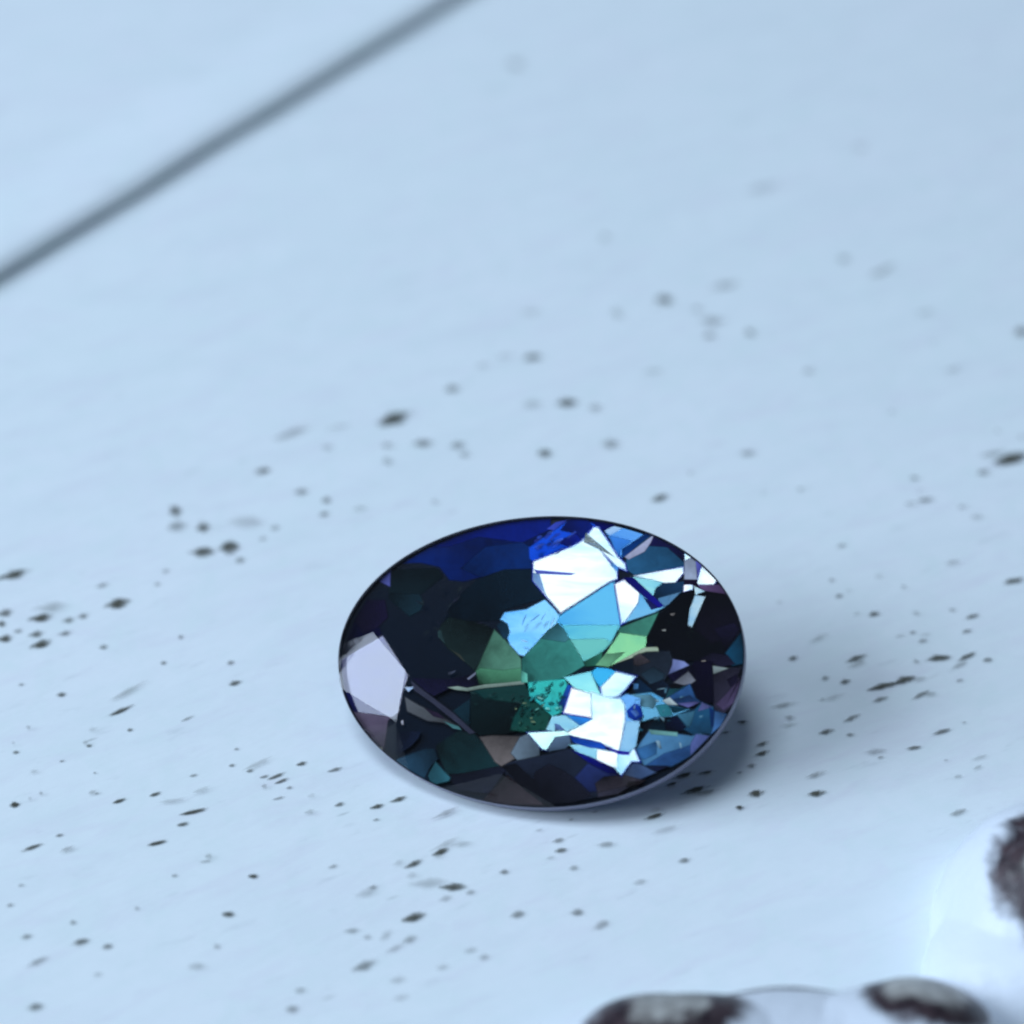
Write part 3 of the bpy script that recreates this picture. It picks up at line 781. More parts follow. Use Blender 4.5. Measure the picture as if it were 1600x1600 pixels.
 ('B',[0.1668,0.1531,0.1406],[-0.012,0.139,0.99],-0.01032,[(0.279,0.1333),(0.2991,0.1389),(0.2989,0.1497),(0.2801,0.1499)]),
 ('M',[0.0737,0.0907,0.0871],[0.006,0.141,0.99],-0.01024,[(0.3025,0.1274),(0.3241,0.1352),(0.2998,0.1478)]),
 ('M',[0.0621,0.0802,0.0815],[0.007,0.145,0.989],-0.01016,[(0.2916,0.1012),(0.2877,0.0674),(0.2989,0.0606),(0.319,0.1096),(0.3257,0.1256),(0.3019,0.1303)]),
 ('D',[0.1878,0.1878,0.1878],[0.004,-0.065,0.998],-0.01008,[(0.2558,0.0863),(0.2622,0.0862),(0.2656,0.0927),(0.2539,0.0911)]),
 ('D',[0.305,0.3515,0.3515],[0.031,-0.044,0.999],-0.01,[(0.2396,0.0554),(0.2468,0.0554),(0.2474,0.0599),(0.2376,0.0592)]),
 ('D',[0.0052,0.0578,0.1221],[-0.039,-0.116,0.992],-0.00992,[(0.3761,-0.0164),(0.4002,-0.012),(0.4012,0.0),(0.4001,0.0285),(0.3966,0.0503),(0.394,0.0562),(0.3615,0.0111)]),
 ('D',[0.0103,0.0097,0.0296],[-0.043,-0.138,0.99],-0.00984,[(0.3374,-0.0097),(0.3535,-0.0201),(0.3864,-0.0117),(0.369,0.0094),(0.3377,0.0141),(0.3079,-0.0019)]),
 ('D',[0.0273,0.0273,0.0545],[0.082,-0.142,0.986],-0.00976,[(0.3383,-0.0788),(0.3431,-0.103),(0.3628,-0.1112),(0.378,-0.0971),(0.3785,-0.0961),(0.3877,-0.0653),(0.3931,-0.0563),(0.3969,-0.0376),(0.3911,-0.0347),(0.3999,-0.0145),(0.3716,-0.0162),(0.3375,-0.0283)]),
 ('D',[0.0723,0.0578,0.1384],[0.012,-0.05,0.999],-0.00968,[(0.3973,-0.0328),(0.3804,-0.0512),(0.3599,-0.0739),(0.3442,-0.0901),(0.3621,-0.1044),(0.3813,-0.0899),(0.3839,-0.0843),(0.393,-0.0566),(0.3973,-0.0356)]),
 ('D',[0.008,0.006,0.0252],[-0.087,-0.112,0.99],-0.0096,[(0.3749,-0.0583),(0.388,-0.0481),(0.3894,-0.0273),(0.3661,-0.0409)]),
 ('D',[0.2232,0.305,0.314],[-0.08,-0.086,0.993],-0.00952,[(0.3402,-0.032),(0.3738,-0.0186),(0.3382,-0.0127)]),
 ('D',[0.0021,0.0012,0.0116],[0.083,-0.144,0.986],-0.00944,[(0.2939,-0.015),(0.2946,-0.0535),(0.3053,-0.0804),(0.3268,-0.0935),(0.3458,-0.0875),(0.3409,-0.0034),(0.3034,-0.0018)]),
 ('D',[0.402,0.402,0.3763],[-0.118,-0.072,0.99],-0.00936,[(0.3186,-0.006),(0.3262,-0.0057),(0.3261,-0.0029),(0.3167,-0.0039)]),
 ('D',[0.016,0.0273,0.0482],[0.046,-0.049,0.998],-0.00928,[(0.1829,-0.0319),(0.1956,-0.0367),(0.2175,-0.0528),(0.2439,-0.0528),(0.2556,-0.0311),(0.2638,0.0001),(0.2569,0.0184),(0.208,0.017),(0.1819,0.0077)]),
 ('D',[0.0612,0.0545,0.0685],[0.023,-0.031,0.999],-0.0092,[(0.1828,-0.0131),(0.1936,-0.0167),(0.2219,-0.0065),(0.1958,0.0144),(0.1824,0.004)]),
 ('D',[0.0194,0.0482,0.0802],[0.061,-0.056,0.997],-0.00912,[(0.2174,-0.0529),(0.2429,-0.0513),(0.2492,-0.0291),(0.2248,-0.0128),(0.1954,-0.0295)]),
 ('D',[0.2307,0.314,0.6867],[0.071,-0.076,0.995],-0.00904,[(0.2591,-0.0124),(0.2508,-0.0342),(0.2965,-0.0136),(0.2847,-0.0038),(0.2605,0.0012)]),
 ('D',[0.003,0.0015,0.0212],[-0.077,-0.042,0.996],-0.00896,[(0.2643,-0.0491),(0.3076,-0.0253),(0.2973,-0.013),(0.2491,-0.0321)]),
 ('D',[0.2232,0.2623,0.3325],[0.086,-0.147,0.985],-0.00888,[(0.2831,-0.0544),(0.2995,-0.051),(0.3095,-0.0436),(0.2929,-0.0227),(0.2604,-0.0483)]),
 ('D',[0.0044,0.0116,0.0296],[0.114,-0.064,0.991],-0.0088,[(0.2191,-0.0701),(0.2324,-0.0816),(0.2532,-0.0783),(0.2625,-0.0552),(0.2427,-0.0387),(0.2186,-0.0486)]),
 ('D',[0.0027,0.003,0.007],[0.037,-0.12,0.992],-0.00872,[(0.2617,-0.061),(0.2768,-0.061),(0.2872,-0.0526),(0.2647,-0.0474),(0.2525,-0.0527)]),
 ('D',[0.0103,0.0685,0.0931],[0.051,-0.064,0.997],-0.00864,[(0.2475,-0.0788),(0.2575,-0.0808),(0.2948,-0.0525),(0.2839,-0.0528),(0.2758,-0.0584),(0.2554,-0.0584)]),
 ('D',[0.0037,0.0273,0.0762],[0.036,-0.055,0.998],-0.00856,[(0.1838,-0.064),(0.1911,-0.0747),(0.2203,-0.0677),(0.2251,-0.0614),(0.1959,-0.0357),(0.1832,-0.0431)]),
 ('D',[0.0482,0.1683,0.3712],[0.063,-0.085,0.994],-0.00848,[(0.1853,-0.0622),(0.1957,-0.0613),(0.197,-0.0495),(0.185,-0.0478)]),
 ('S',[0.0267,0.0766,0.1034],[0.016,0.166,0.986],-0.0084,[(0.1558,-0.077),(0.1571,-0.1257),(0.1879,-0.1264),(0.2094,-0.1256),(0.2209,-0.1212),(0.2303,-0.1184),(0.267,-0.1162),(0.2729,-0.1124),(0.3024,-0.0998),(0.2586,-0.0907),(0.2446,-0.0768),(0.2222,-0.0648),(0.1861,-0.0693)]),
 ('D',[0.162,0.4452,0.6172],[0.108,-0.138,0.985],-0.00832,[(0.1997,-0.0955),(0.2266,-0.1018),(0.2366,-0.0825),(0.2199,-0.0692),(0.1817,-0.0709)]),
 ('D',[0.0232,0.2086,0.2705],[-0.038,0.012,0.999],-0.00824,[(0.2397,-0.1177),(0.2666,-0.1134),(0.256,-0.0878),(0.2273,-0.0913)]),
 ('D',[0.003,0.0482,0.0844],[0.118,-0.052,0.992],-0.00816,[(0.2655,-0.1099),(0.2996,-0.0986),(0.2535,-0.0923)]),
 ('D',[0.0252,0.107,0.314],[-0.071,-0.013,0.997],-0.00808,[(0.2536,-0.0936),(0.2712,-0.0943),(0.2941,-0.0972),(0.3238,-0.0865),(0.3096,-0.0771),(0.297,-0.0464),(0.2806,-0.0582),(0.2401,-0.0821)]),
 ('D',[0.0116,0.0482,0.1559],[-0.038,-0.003,0.999],-0.008,[(0.2736,-0.0924),(0.3126,-0.084),(0.2967,-0.0711),(0.2618,-0.0808)]),
 ('D',[0.1274,0.1441,0.4125],[0.059,-0.043,0.997],-0.00792,[(0.294,-0.0975),(0.3201,-0.0858),(0.3076,-0.0845),(0.2701,-0.0888)]),
 ('D',[0.491,0.6584,0.7011],[-0.092,-0.091,0.992],-0.00784,[(0.2541,-0.0925),(0.2759,-0.0926),(0.2666,-0.085),(0.2575,-0.0759),(0.2411,-0.083)]),
 ('D',[0.0015,0.0144,0.0296],[0.033,-0.071,0.997],-0.00776,[(0.2553,-0.1478),(0.2505,-0.1257),(0.2289,-0.1126),(0.2141,-0.142)]),
 ('D',[0.0024,0.006,0.0296],[0.109,-0.075,0.991],-0.00768,[(0.249,-0.1478),(0.285,-0.1445),(0.293,-0.1342),(0.2793,-0.1166),(0.2657,-0.1099),(0.2486,-0.1277)]),
 ('D',[0.2307,0.4678,0.6038],[-0.112,-0.044,0.993],-0.0076,[(0.2472,-0.1263),(0.2489,-0.1185),(0.2378,-0.1142)]),
 ('D',[0.008,0.0844,0.1946],[-0.057,0.019,0.998],-0.00752,[(0.2882,-0.1352),(0.2817,-0.1403),(0.3071,-0.1546),(0.3255,-0.1495),(0.3381,-0.1526),(0.3473,-0.1333),(0.3485,-0.1141),(0.3436,-0.0941),(0.3197,-0.0844),(0.3052,-0.0994),(0.2689,-0.1103)]),
 ('D',[0.0482,0.2016,0.3325],[-0.043,0.001,0.999],-0.00744,[(0.2949,-0.1401),(0.3023,-0.1296),(0.3099,-0.1007),(0.269,-0.1103)]),
 ('D',[0.0931,0.117,0.314],[0.074,-0.067,0.995],-0.00736,[(0.3116,-0.1057),(0.3434,-0.0961),(0.3196,-0.0857)]),
 ('D',[0.003,0.0296,0.1441],[0.028,-0.044,0.999],-0.00728,[(0.3379,-0.1381),(0.3464,-0.1338),(0.3474,-0.1037),(0.333,-0.0935)]),
 ('D',[0.0482,0.162,0.4125],[-0.035,-0.009,0.999],-0.0072,[(0.3424,-0.1322),(0.3356,-0.1541),(0.3575,-0.1343),(0.3587,-0.1324),(0.3715,-0.1086),(0.3435,-0.1015)]),
 ('D',[0.0044,0.0452,0.4678],[-0.009,-0.047,0.999],-0.00712,[(0.1759,-0.1176),(0.1878,-0.1255),(0.2023,-0.1254),(0.2083,-0.1126),(0.2021,-0.0932),(0.1891,-0.0867),(0.1714,-0.103)]),
 ('D',[0.0844,0.2384,0.7605],[0.088,-0.055,0.995],-0.00704,[(0.1918,-0.1179),(0.2001,-0.1109),(0.1938,-0.1008),(0.1791,-0.103)]),
 ('D',[0.0723,0.2384,0.4564],[0.014,-0.082,0.997],-0.00696,[(0.1967,-0.1966),(0.21,-0.2133),(0.263,-0.2147),(0.2772,-0.2075),(0.3011,-0.1934),(0.3393,-0.1521),(0.3155,-0.1456),(0.3019,-0.1509),(0.2188,-0.139),(0.2046,-0.1594),(0.1905,-0.1795)]),
 ('D',[0.0296,0.1221,0.3712],[-0.124,-0.06,0.991],-0.00688,[(0.2081,-0.2116),(0.263,-0.2147),(0.2772,-0.2075),(0.302,-0.1929),(0.3036,-0.1671),(0.2472,-0.1858)]),
 ('D',[0.0395,0.1746,0.4342],[0.016,-0.063,0.998],-0.0068,[(0.1968,-0.1975),(0.2113,-0.2015),(0.2355,-0.19),(0.237,-0.1603),(0.1921,-0.1783)]),
 ('D',[0.0931,0.1384,0.3916],[0.042,-0.044,0.998],-0.00672,[(0.298,-0.1949),(0.3393,-0.1518),(0.3093,-0.1475),(0.2983,-0.1667)]),
 ('D',[0.162,0.4233,0.4233],[-0.04,-0.104,0.994],-0.00664,[(0.2226,-0.1509),(0.2751,-0.1549),(0.2749,-0.1452),(0.2153,-0.1398)]),
 ('D',[0.305,0.552,0.7305],[0.029,-0.048,0.998],-0.00656,[(0.2372,-0.1775),(0.2453,-0.1793),(0.24,-0.1616),(0.2311,-0.1616)]),
 ('D',[0.305,0.552,0.7305],[0.074,-0.157,0.985],-0.00648,[(0.282,-0.1802),(0.2817,-0.1673),(0.2765,-0.1636)]),
 ('D',[0.0044,0.0091,0.0452],[-0.045,0.01,0.999],-0.0064,[(0.2354,-0.2231),(0.2647,-0.2106),(0.2082,-0.2102)]),
 ('D',[0.0482,0.0976,0.2232],[-0.007,-0.054,0.999],-0.00632,[(0.1713,-0.2438),(0.2024,-0.2408),(0.2388,-0.2246),(0.2054,-0.2067),(0.1881,-0.203),(0.1643,-0.2295)]),
 ('D',[0.0116,0.0194,0.0423],[0.008,-0.019,1.0],-0.00624,[(-0.069,-0.2063),(-0.0509,-0.2812),(0.0152,-0.2893),(0.0648,-0.286),(0.1069,-0.2786),(0.163,-0.2654),(0.2029,-0.2429),(0.1791,-0.2325),(0.1622,-0.2256),(0.0677,-0.1782),(0.0552,-0.1752),(0.0267,-0.1869),(-0.0239,-0.197)]),
 ('D',[0.0091,0.011,0.0232],[0.016,-0.097,0.995],-0.00616,[(-0.0116,-0.2509),(0.0212,-0.2914),(0.0792,-0.2858),(0.1144,-0.2716),(0.102,-0.2533),(0.0582,-0.2223),(0.0237,-0.2063),(-0.0033,-0.2232)]),
 ('D',[0.0116,0.0252,0.1274],[-0.019,0.025,1.0],-0.00608,[(0.0735,-0.2358),(0.1051,-0.2662),(0.1353,-0.2629),(0.1656,-0.2283),(0.1008,-0.2043)]),
 ('D',[0.0452,0.0482,0.0802],[0.033,-0.123,0.992],-0.006,[(0.121,-0.2762),(0.1631,-0.2683),(0.2025,-0.2425),(0.1784,-0.2351),(0.1167,-0.2444)]),
 ('D',[0.0423,0.0395,0.0578],[0.042,-0.026,0.999],-0.00592,[(0.1135,-0.2467),(0.1204,-0.2678),(0.1772,-0.253),(0.2199,-0.2399),(0.1727,-0.2274),(0.1322,-0.2312)]),
 ('D',[0.013,0.0103,0.0144],[0.097,-0.099,0.99],-0.00584,[(0.1743,-0.2538),(0.2026,-0.2492),(0.2168,-0.2386),(0.1806,-0.2423)]),
 ('D',[0.0044,0.0296,0.0369],[-0.012,0.006,1.0],-0.00576,[(-0.1782,-0.2354),(-0.143,-0.2315),(-0.0679,-0.2164),(-0.0926,-0.1801),(-0.1245,-0.148),(-0.1582,-0.1426),(-0.1677,-0.1484),(-0.2055,-0.1743)]),
 ('D',[0.008,0.0116,0.0296],[0.015,0.005,1.0],-0.00568,[(-0.1537,-0.2644),(-0.0897,-0.2711),(-0.0561,-0.2205),(-0.0719,-0.2119),(-0.1437,-0.2264),(-0.1832,-0.2298)]),
 ('D',[0.0369,0.0296,0.0395],[0.115,-0.11,0.987],-0.0056,[(-0.0571,-0.228),(-0.1079,-0.2818),(-0.0791,-0.2877),(-0.0524,-0.2912),(0.0253,-0.2925)]),
 ('D',[0.0037,0.0044,0.0091],[0.105,-0.098,0.99],-0.00552,[(-0.0179,-0.2664),(0.0075,-0.2786),(0.0063,-0.2474),(-0.0403,-0.2064),(-0.0722,-0.2131)]),
 ('D',[0.0176,0.0648,0.1221],[0.14,-0.134,0.981],-0.00544,[(-0.2192,-0.2432),(-0.2085,-0.217),(-0.1925,-0.2002),(-0.2038,-0.178),(-0.2218,-0.1781),(-0.2814,-0.2002),(-0.281,-0.2068),(-0.2544,-0.2243),(-0.223,-0.2415)]),
 ('D',[0.0232,0.1221,0.1683],[-0.039,-0.06,0.997],-0.00536,[(-0.1705,-0.2461),(-0.1671,-0.2372),(-0.2012,-0.2024),(-0.218,-0.2346),(-0.213,-0.246),(-0.1974,-0.2531)]),
 ('D',[0.003,0.013,0.0296],[0.025,-0.053,0.998],-0.00528,[(-0.2073,-0.2486),(-0.2134,-0.2346),(-0.2105,-0.2149),(-0.2237,-0.2412)]),
 ('D',[0.007,0.0144,0.0423],[0.156,-0.094,0.983],-0.0052,[(-0.2814,-0.1979),(-0.2499,-0.1776),(-0.234,-0.1591),(-0.2325,-0.143),(-0.2842,-0.1451)]),
 ('D',[0.15,0.1441,0.15],[-0.035,0.008,0.999],-0.00512,[(-0.0831,-0.208),(-0.0688,-0.2169),(-0.0394,-0.1998),(-0.0475,-0.1883),(-0.0302,-0.153),(-0.0888,-0.1513),(-0.1184,-0.1555)]),
 ('D',[0.117,0.1812,0.2462],[0.04,-0.101,0.994],-0.00504,[(-0.0537,-0.189),(-0.0387,-0.2049),(0.008,-0.1947),(0.0072,-0.1734),(-0.0164,-0.1471),(-0.0361,-0.1552)]),
 ('D',[0.0027,0.013,0.016],[0.091,-0.1,0.991],-0.00496,[(-0.1357,-0.1416),(-0.1139,-0.1558),(-0.0602,-0.1529),(-0.0338,-0.1439),(0.002,-0.1237),(0.0016,-0.1111),(-0.0158,-0.0721),(-0.028,-0.0466),(-0.1392,-0.0604)]),
 ('S',[0.0016,0.0069,0.0059],[0.048,0.165,0.985],-0.00488,[(-0.1084,-0.0829),(-0.0546,-0.0899),(-0.021,-0.0899),(-0.0153,-0.073),(-0.028,-0.0466),(-0.1402,-0.0619)]),
 ('D',[0.0044,0.0252,0.0423],[-0.035,-0.031,0.999],-0.0048,[(-0.1331,-0.1432),(-0.135,-0.0773),(-0.174,-0.1048)]),
 ('S',[0.0076,0.0882,0.0706],[0.039,0.164,0.986],-0.00472,[(-0.0202,-0.0764),(-0.0003,-0.0927),(0.0275,-0.1181),(0.06,-0.1038),(0.0601,-0.0587),(0.053,-0.0384),(-0.0246,-0.0461)]),
 ('S',[0.0018,0.0106,0.0074],[0.043,0.169,0.985],-0.00464,[(-0.0514,-0.1193),(-0.0569,-0.1454),(-0.0194,-0.1492),(0.0182,-0.1452),(0.0266,-0.1134),(0.0,-0.0892),(-0.0287,-0.0766)]),
 ('D',[0.013,0.1022,0.5776],[0.105,-0.138,0.985],-0.00456,[(0.0513,-0.1132),(0.0689,-0.0548),(0.056,-0.0504),(0.0373,-0.0939)]),
 ('D',[0.007,0.007,0.0319],[0.112,-0.124,0.986],-0.00448,[(-0.2301,-0.0668),(-0.2104,-0.0782),(-0.1751,-0.0602),(-0.1433,-0.0619),(-0.1166,-0.0536),(-0.1349,-0.0298),(-0.1801,-0.0389),(-0.2637,-0.0366)]),
 ('D',[0.0395,0.0482,0.0887],[0.104,-0.036,0.994],-0.0044,[(-0.2521,-0.0646),(-0.2147,-0.0898),(-0.1853,-0.1126),(-0.1598,-0.1318),(-0.135,-0.1527),(-0.1207,-0.1494),(-0.168,-0.1084),(-0.2268,-0.0661),(-0.2616,-0.0396)]),
 ('D',[0.0723,0.0887,0.107],[0.09,-0.07,0.993],-0.00432,[(-0.2643,-0.1073),(-0.221,-0.1273),(-0.1907,-0.1307),(-0.1603,-0.1445),(-0.1539,-0.136),(-0.2002,-0.11),(-0.2383,-0.0925),(-0.2716,-0.0735)]),
 ('D',[0.0252,0.0176,0.0482],[0.15,-0.128,0.98],-0.00424,[(-0.209,-0.1173),(-0.182,-0.1234),(-0.1989,-0.1093),(-0.2313,-0.0978)]),
 ('D',[0.0723,0.2307,0.2542],[0.148,-0.107,0.983],-0.00416,[(-0.1687,-0.1407),(-0.1492,-0.1445),(-0.1571,-0.1358),(-0.1907,-0.1244)]),
 ('D',[0.3325,0.491,0.4342],[0.129,-0.134,0.983],-0.00408,[(-0.1668,-0.0638),(-0.1433,-0.0667),(-0.1079,-0.0603),(-0.0287,-0.0523),(-0.029,-0.0437),(-0.0648,-0.0478),(-0.1088,-0.0517),(-0.1435,-0.0584),(-0.163,-0.0549),(-0.1872,-0.0579)]),
 ('M',[0.059,0.0658,0.077],[0.07,0.165,0.984],-0.004,[(-0.2624,-0.0688),(-0.2492,-0.0571),(-0.2716,-0.0568)]),
 ('D',[0.2232,0.2705,0.402],[0.087,-0.066,0.994],-0.00392,[(-0.1406,-0.0436),(-0.1271,-0.0324),(-0.1266,-0.0254),(-0.1459,-0.041)]),
 ('D',[0.0482,0.0648,0.107],[-0.023,-0.054,0.998],-0.00384,[(-0.1824,-0.0342),(-0.1728,-0.0303),(-0.1657,-0.0226),(-0.185,-0.0279)]),
 ('D',[0.5149,0.5776,0.7157],[0.052,-0.036,0.998],-0.00376,[(-0.2726,-0.134),(-0.2673,-0.134),(-0.2695,-0.1232),(-0.2744,-0.1261)]),
 ('D',[0.1384,0.5906,0.4793],[-0.023,-0.03,0.999],-0.00368,[(-0.037,-0.0495),(-0.0216,-0.0495),(-0.0233,-0.0303),(-0.0381,-0.0213)]),
 ('U',[0.0103,0.0452,0.6724],[-0.084,-0.088,0.993],-0.0036,[(0.1228,-0.0838),(0.1441,-0.0846),(0.1614,-0.079),(0.1775,-0.0608),(0.1982,-0.0337),(0.1475,-0.0214),(0.1334,-0.0377),(0.1167,-0.0551)]),
 ('U',[0.0103,0.0452,0.6724],[-0.016,-0.017,1.0],-0.00352,[(0.045,-0.1124),(0.111,-0.1233),(0.1091,-0.0582),(0.0998,-0.0645),(0.0617,-0.0539)]),
 ('U',[0.0103,0.0452,0.6724],[0.021,-0.025,0.999],-0.00344,[(0.075,-0.1332),(0.0457,-0.151),(0.0623,-0.1565),(0.0881,-0.1656),(0.1248,-0.1725),(0.1652,-0.1907),(0.176,-0.1258),(0.1751,-0.0914),(0.1643,-0.0757),(0.1415,-0.0742),(0.1249,-0.0687),(0.0985,-0.0593),(0.1018,-0.1175)]),
 ('U',[0.0103,0.0452,0.6724],[0.006,-0.054,0.999],-0.00336,[(0.0082,-0.1835),(0.0211,-0.1862),(0.038,-0.1614),(0.0721,-0.1536),(0.056,-0.141),(-0.0261,-0.1455)]),
 ('U',[0.0103,0.0452,0.6724],[-0.05,-0.012,0.999],-0.00328,[(0.1142,-0.209),(0.1638,-0.2226),(0.1628,-0.1839),(0.1152,-0.1764)]),
 ('U',[0.0103,0.0452,0.6724],[0.117,-0.11,0.987],-0.0032,[(0.1547,-0.2179),(0.1669,-0.2371),(0.1884,-0.2076),(0.2085,-0.2074),(0.1903,-0.1686),(0.1792,-0.1859),(0.1547,-0.1845)]),
 ('B',[0.1191,0.1418,0.1344],[0.007,0.167,0.986],-0.00312,[(0.1244,-0.082),(0.1439,-0.0828),(0.1604,-0.0774),(0.1761,-0.0597),(0.195,-0.035),(0.1482,-0.0236),(0.1349,-0.0391),(0.1188,-0.0558)]),
 ('M',[0.0069,0.0585,0.0912],[0.027,0.159,0.987],-0.00304,[(0.1138,-0.0525),(0.1217,-0.0603),(0.1387,-0.0427),(0.1552,-0.0254),(0.1354,-0.0182),(0.1125,-0.0166),(0.099,-0.0289)]),
 ('M',[0.0476,0.1099,0.0954],[0.031,0.162,0.986],-0.00296,[(0.0691,-0.061),(0.1,-0.0728),(0.1276,-0.0784),(0.1024,-0.0242),(0.0447,-0.0372)]),
 ('B',[0.1837,0.168,0.1406],[0.024,0.154,0.988],-0.00288,[(0.0475,-0.111),(0.1091,-0.1212),(0.1074,-0.0619),(0.1003,-0.0667),(0.0631,-0.0563)]),
 ('S',[0.0322,0.0811,0.1437],[0.021,0.165,0.986],-0.0028,[(0.1682,-0.0953),(0.1706,-0.1283),(0.2038,-0.1282),(0.2026,-0.0782),(0.1742,-0.0688),(0.1567,-0.0777)]),
 ('B',[0.1603,0.168,0.1368],[0.007,0.141,0.99],-0.00272,[(0.0761,-0.135),(0.0485,-0.1507),(0.0629,-0.1548),(0.0887,-0.1639),(0.1255,-0.1708),(0.1639,-0.1881),(0.1742,-0.1259),(0.1733,-0.0922),(0.1634,-0.0777),(0.1412,-0.0762),(0.1244,-0.0706),(0.1007,-0.0622),(0.1038,-0.1187)]),
 ('D',[0.0044,0.0452,0.4678],[0.101,-0.05,0.994],-0.00264,[(0.1765,-0.1185),(0.1884,-0.1263),(0.2029,-0.1263),(0.2089,-0.1135),(0.2027,-0.0941),(0.1897,-0.0876),(0.172,-0.1039)]),
 ('D',[0.0844,0.2384,0.7605],[0.093,-0.067,0.993],-0.00256,[(0.1924,-0.1187),(0.2007,-0.1118),(0.1944,-0.1017),(0.1797,-0.1039)]),
 ('D',[0.0212,0.2705,0.8714],[-0.007,0.004,1.0],-0.00248,[(0.0827,-0.1368),(0.1117,-0.1204),(0.0517,-0.1116)]),
 ('M',[0.0436,0.0819,0.0863],[0.036,0.17,0.985],-0.0024,[(0.0349,-0.148),(0.0612,-0.1474),(0.0881,-0.1347),(0.0546,-0.1113),(0.0266,-0.1137),(0.0143,-0.1446)]),
 ('D',[0.1559,0.305,0.7157],[0.035,-0.07,0.997],-0.00232,[(0.0338,-0.146),(0.057,-0.1446),(0.0439,-0.1321),(0.0332,-0.1286)]),
 ('B',[0.1191,0.1649,0.1272],[0.04,0.195,0.98],-0.00224,[(0.0094,-0.1819),(0.0205,-0.1843),(0.037,-0.1598),(0.0693,-0.1532),(0.0557,-0.1431),(-0.0226,-0.147)]),
 ('D',[0.107,0.1946,0.3231],[0.142,-0.069,0.987],-0.00216,[(0.0223,-0.1751),(0.0207,-0.1884),(0.0573,-0.1818),(0.07,-0.1695),(0.0658,-0.1532),(0.034,-0.155)]),
 ('M',[0.0503,0.0907,0.0912],[0.028,0.176,0.984],-0.00208,[(0.0891,-0.1962),(0.118,-0.2117),(0.1699,-0.233),(0.1623,-0.2073),(0.1617,-0.1844),(0.1188,-0.1772),(0.0844,-0.1689),(0.0579,-0.1703)]),
 ('D',[0.007,0.0844,0.6038],[0.046,-0.134,0.99],-0.002,[(0.0711,-0.1688),(0.1035,-0.1789),(0.1397,-0.1817),(0.1278,-0.1661),(0.1043,-0.1604),(0.0603,-0.1515)]),
 ('B',[0.1768,0.1619,0.1406],[0.034,0.19,0.981],-0.00192,[(0.1164,-0.2078),(0.162,-0.2203),(0.1611,-0.1858),(0.1172,-0.1789)]),
 ('B',[0.106,0.1363,0.1406],[0.026,0.194,0.981],-0.00184,[(0.1567,-0.2176),(0.1672,-0.2341),(0.1876,-0.206),(0.2057,-0.2059),(0.1902,-0.1727),(0.1804,-0.1881),(0.1567,-0.1867)]),
 ('M',[0.0387,0.0704,0.0879],[0.021,0.172,0.985],-0.00176,[(0.167,-0.1509),(0.1596,-0.1868),(0.1827,-0.1893),(0.1964,-0.175),(0.2043,-0.1232),(0.1709,-0.1233)]),
 ('D',[0.0212,0.008,0.5271],[0.115,-0.123,0.986],-0.00168,[(0.1633,-0.1911),(0.1804,-0.1922),(0.1846,-0.1856),(0.1346,-0.1789)]),
 ('D',[0.0018,0.0037,0.1946],[0.042,-0.092,0.995],-0.0016,[(0.1008,-0.2069),(0.1398,-0.228),(0.1665,-0.2313),(0.1547,-0.2162),(0.1057,-0.1938),(0.0623,-0.1789)]),
 ('d',[0.0044,0.117,0.1221],[0.092,-0.053,0.994],-0.00152,[(0.0304,-0.0881),(0.0252,-0.0857),(0.019,-0.0881),(0.0179,-0.0916),(0.0239,-0.0932),(0.0297,-0.0922),(0.0353,-0.0902)]),
 ('d',[0.0044,0.117,0.1221],[-0.038,-0.077,0.996],-0.00144,[(0.0454,-0.0681),(0.042,-0.068),(0.0382,-0.0686),(0.0389,-0.0706),(0.0408,-0.0723),(0.0445,-0.0713),(0.0463,-0.0698)]),
 ('d',[0.0212,0.2623,0.305],[0.059,-0.12,0.991],-0.00136,[(-0.0071,-0.0442),(-0.0117,-0.0475),(-0.0148,-0.0529),(-0.0143,-0.0556),(-0.0094,-0.0514),(-0.0038,-0.0457),(-0.0026,-0.0414)]),
 ('d',[0.1878,0.6724,0.6038],[0.136,-0.047,0.99],-0.00128,[(0.0005,-0.0993),(-0.004,-0.1012),(-0.0073,-0.1042),(-0.007,-0.1061),(-0.0031,-0.1048),(0.0007,-0.1023),(0.0034,-0.0995)]),
 ('d',[0.0044,0.117,0.1221],[0.009,-0.086,0.996],-0.0012,[(0.0074,-0.0921),(0.0032,-0.0921),(-0.001,-0.0955),(0.0016,-0.0966),(0.0039,-0.0979),(0.0082,-0.0947),(0.011,-0.0919)]),
 ('d',[0.003,0.0802,0.0887],[0.011,-0.029,1.0],-0.00112,[(0.009,-0.0783),(0.0068,-0.0801),(0.005,-0.0833),(0.0066,-0.0847),(0.0091,-0.0833),(0.0106,-0.0803),(0.0113,-0.0775)]),
 ('d',[0.0452,0.402,0.3763],[-0.068,-0.032,0.997],-0.00104,[(0.0023,-0.0709),(-0.002,-0.0723),(-0.0054,-0.0764),(-0.0032,-0.0781),(0.0002,-0.0791),(0.0048,-0.0745),(0.0051,-0.0714)]),
 ('d',[0.003,0.0802,0.0887],[0.026,-0.126,0.992],-0.00096,[(0.0478,-0.0742),(0.0449,-0.0782),(0.0435,-0.0814),(0.0439,-0.0843),(0.0473,-0.0821),(0.0494,-0.0781),(0.0491,-0.076)]),
 ('d',[0.0212,0.2623,0.305],[0.065,-0.076,0.995],-0.00088,[(0.0476,-0.0463),(0.0435,-0.0491),(0.0394,-0.0544),(0.0414,-0.0558),(0.0455,-0.0544),(0.0493,-0.049),(0.0511,-0.045)]),
 ('d',[0.003,0.0802,0.0887],[0.136,-0.129,0.982],-0.0008,[(0.0229,-0.0514),(0.0184,-0.0549),(0.0147,-0.0618),(0.0182,-0.061),(0.0214,-0.0594),(0.0247,-0.0541),(0.0257,-0.0503)]),
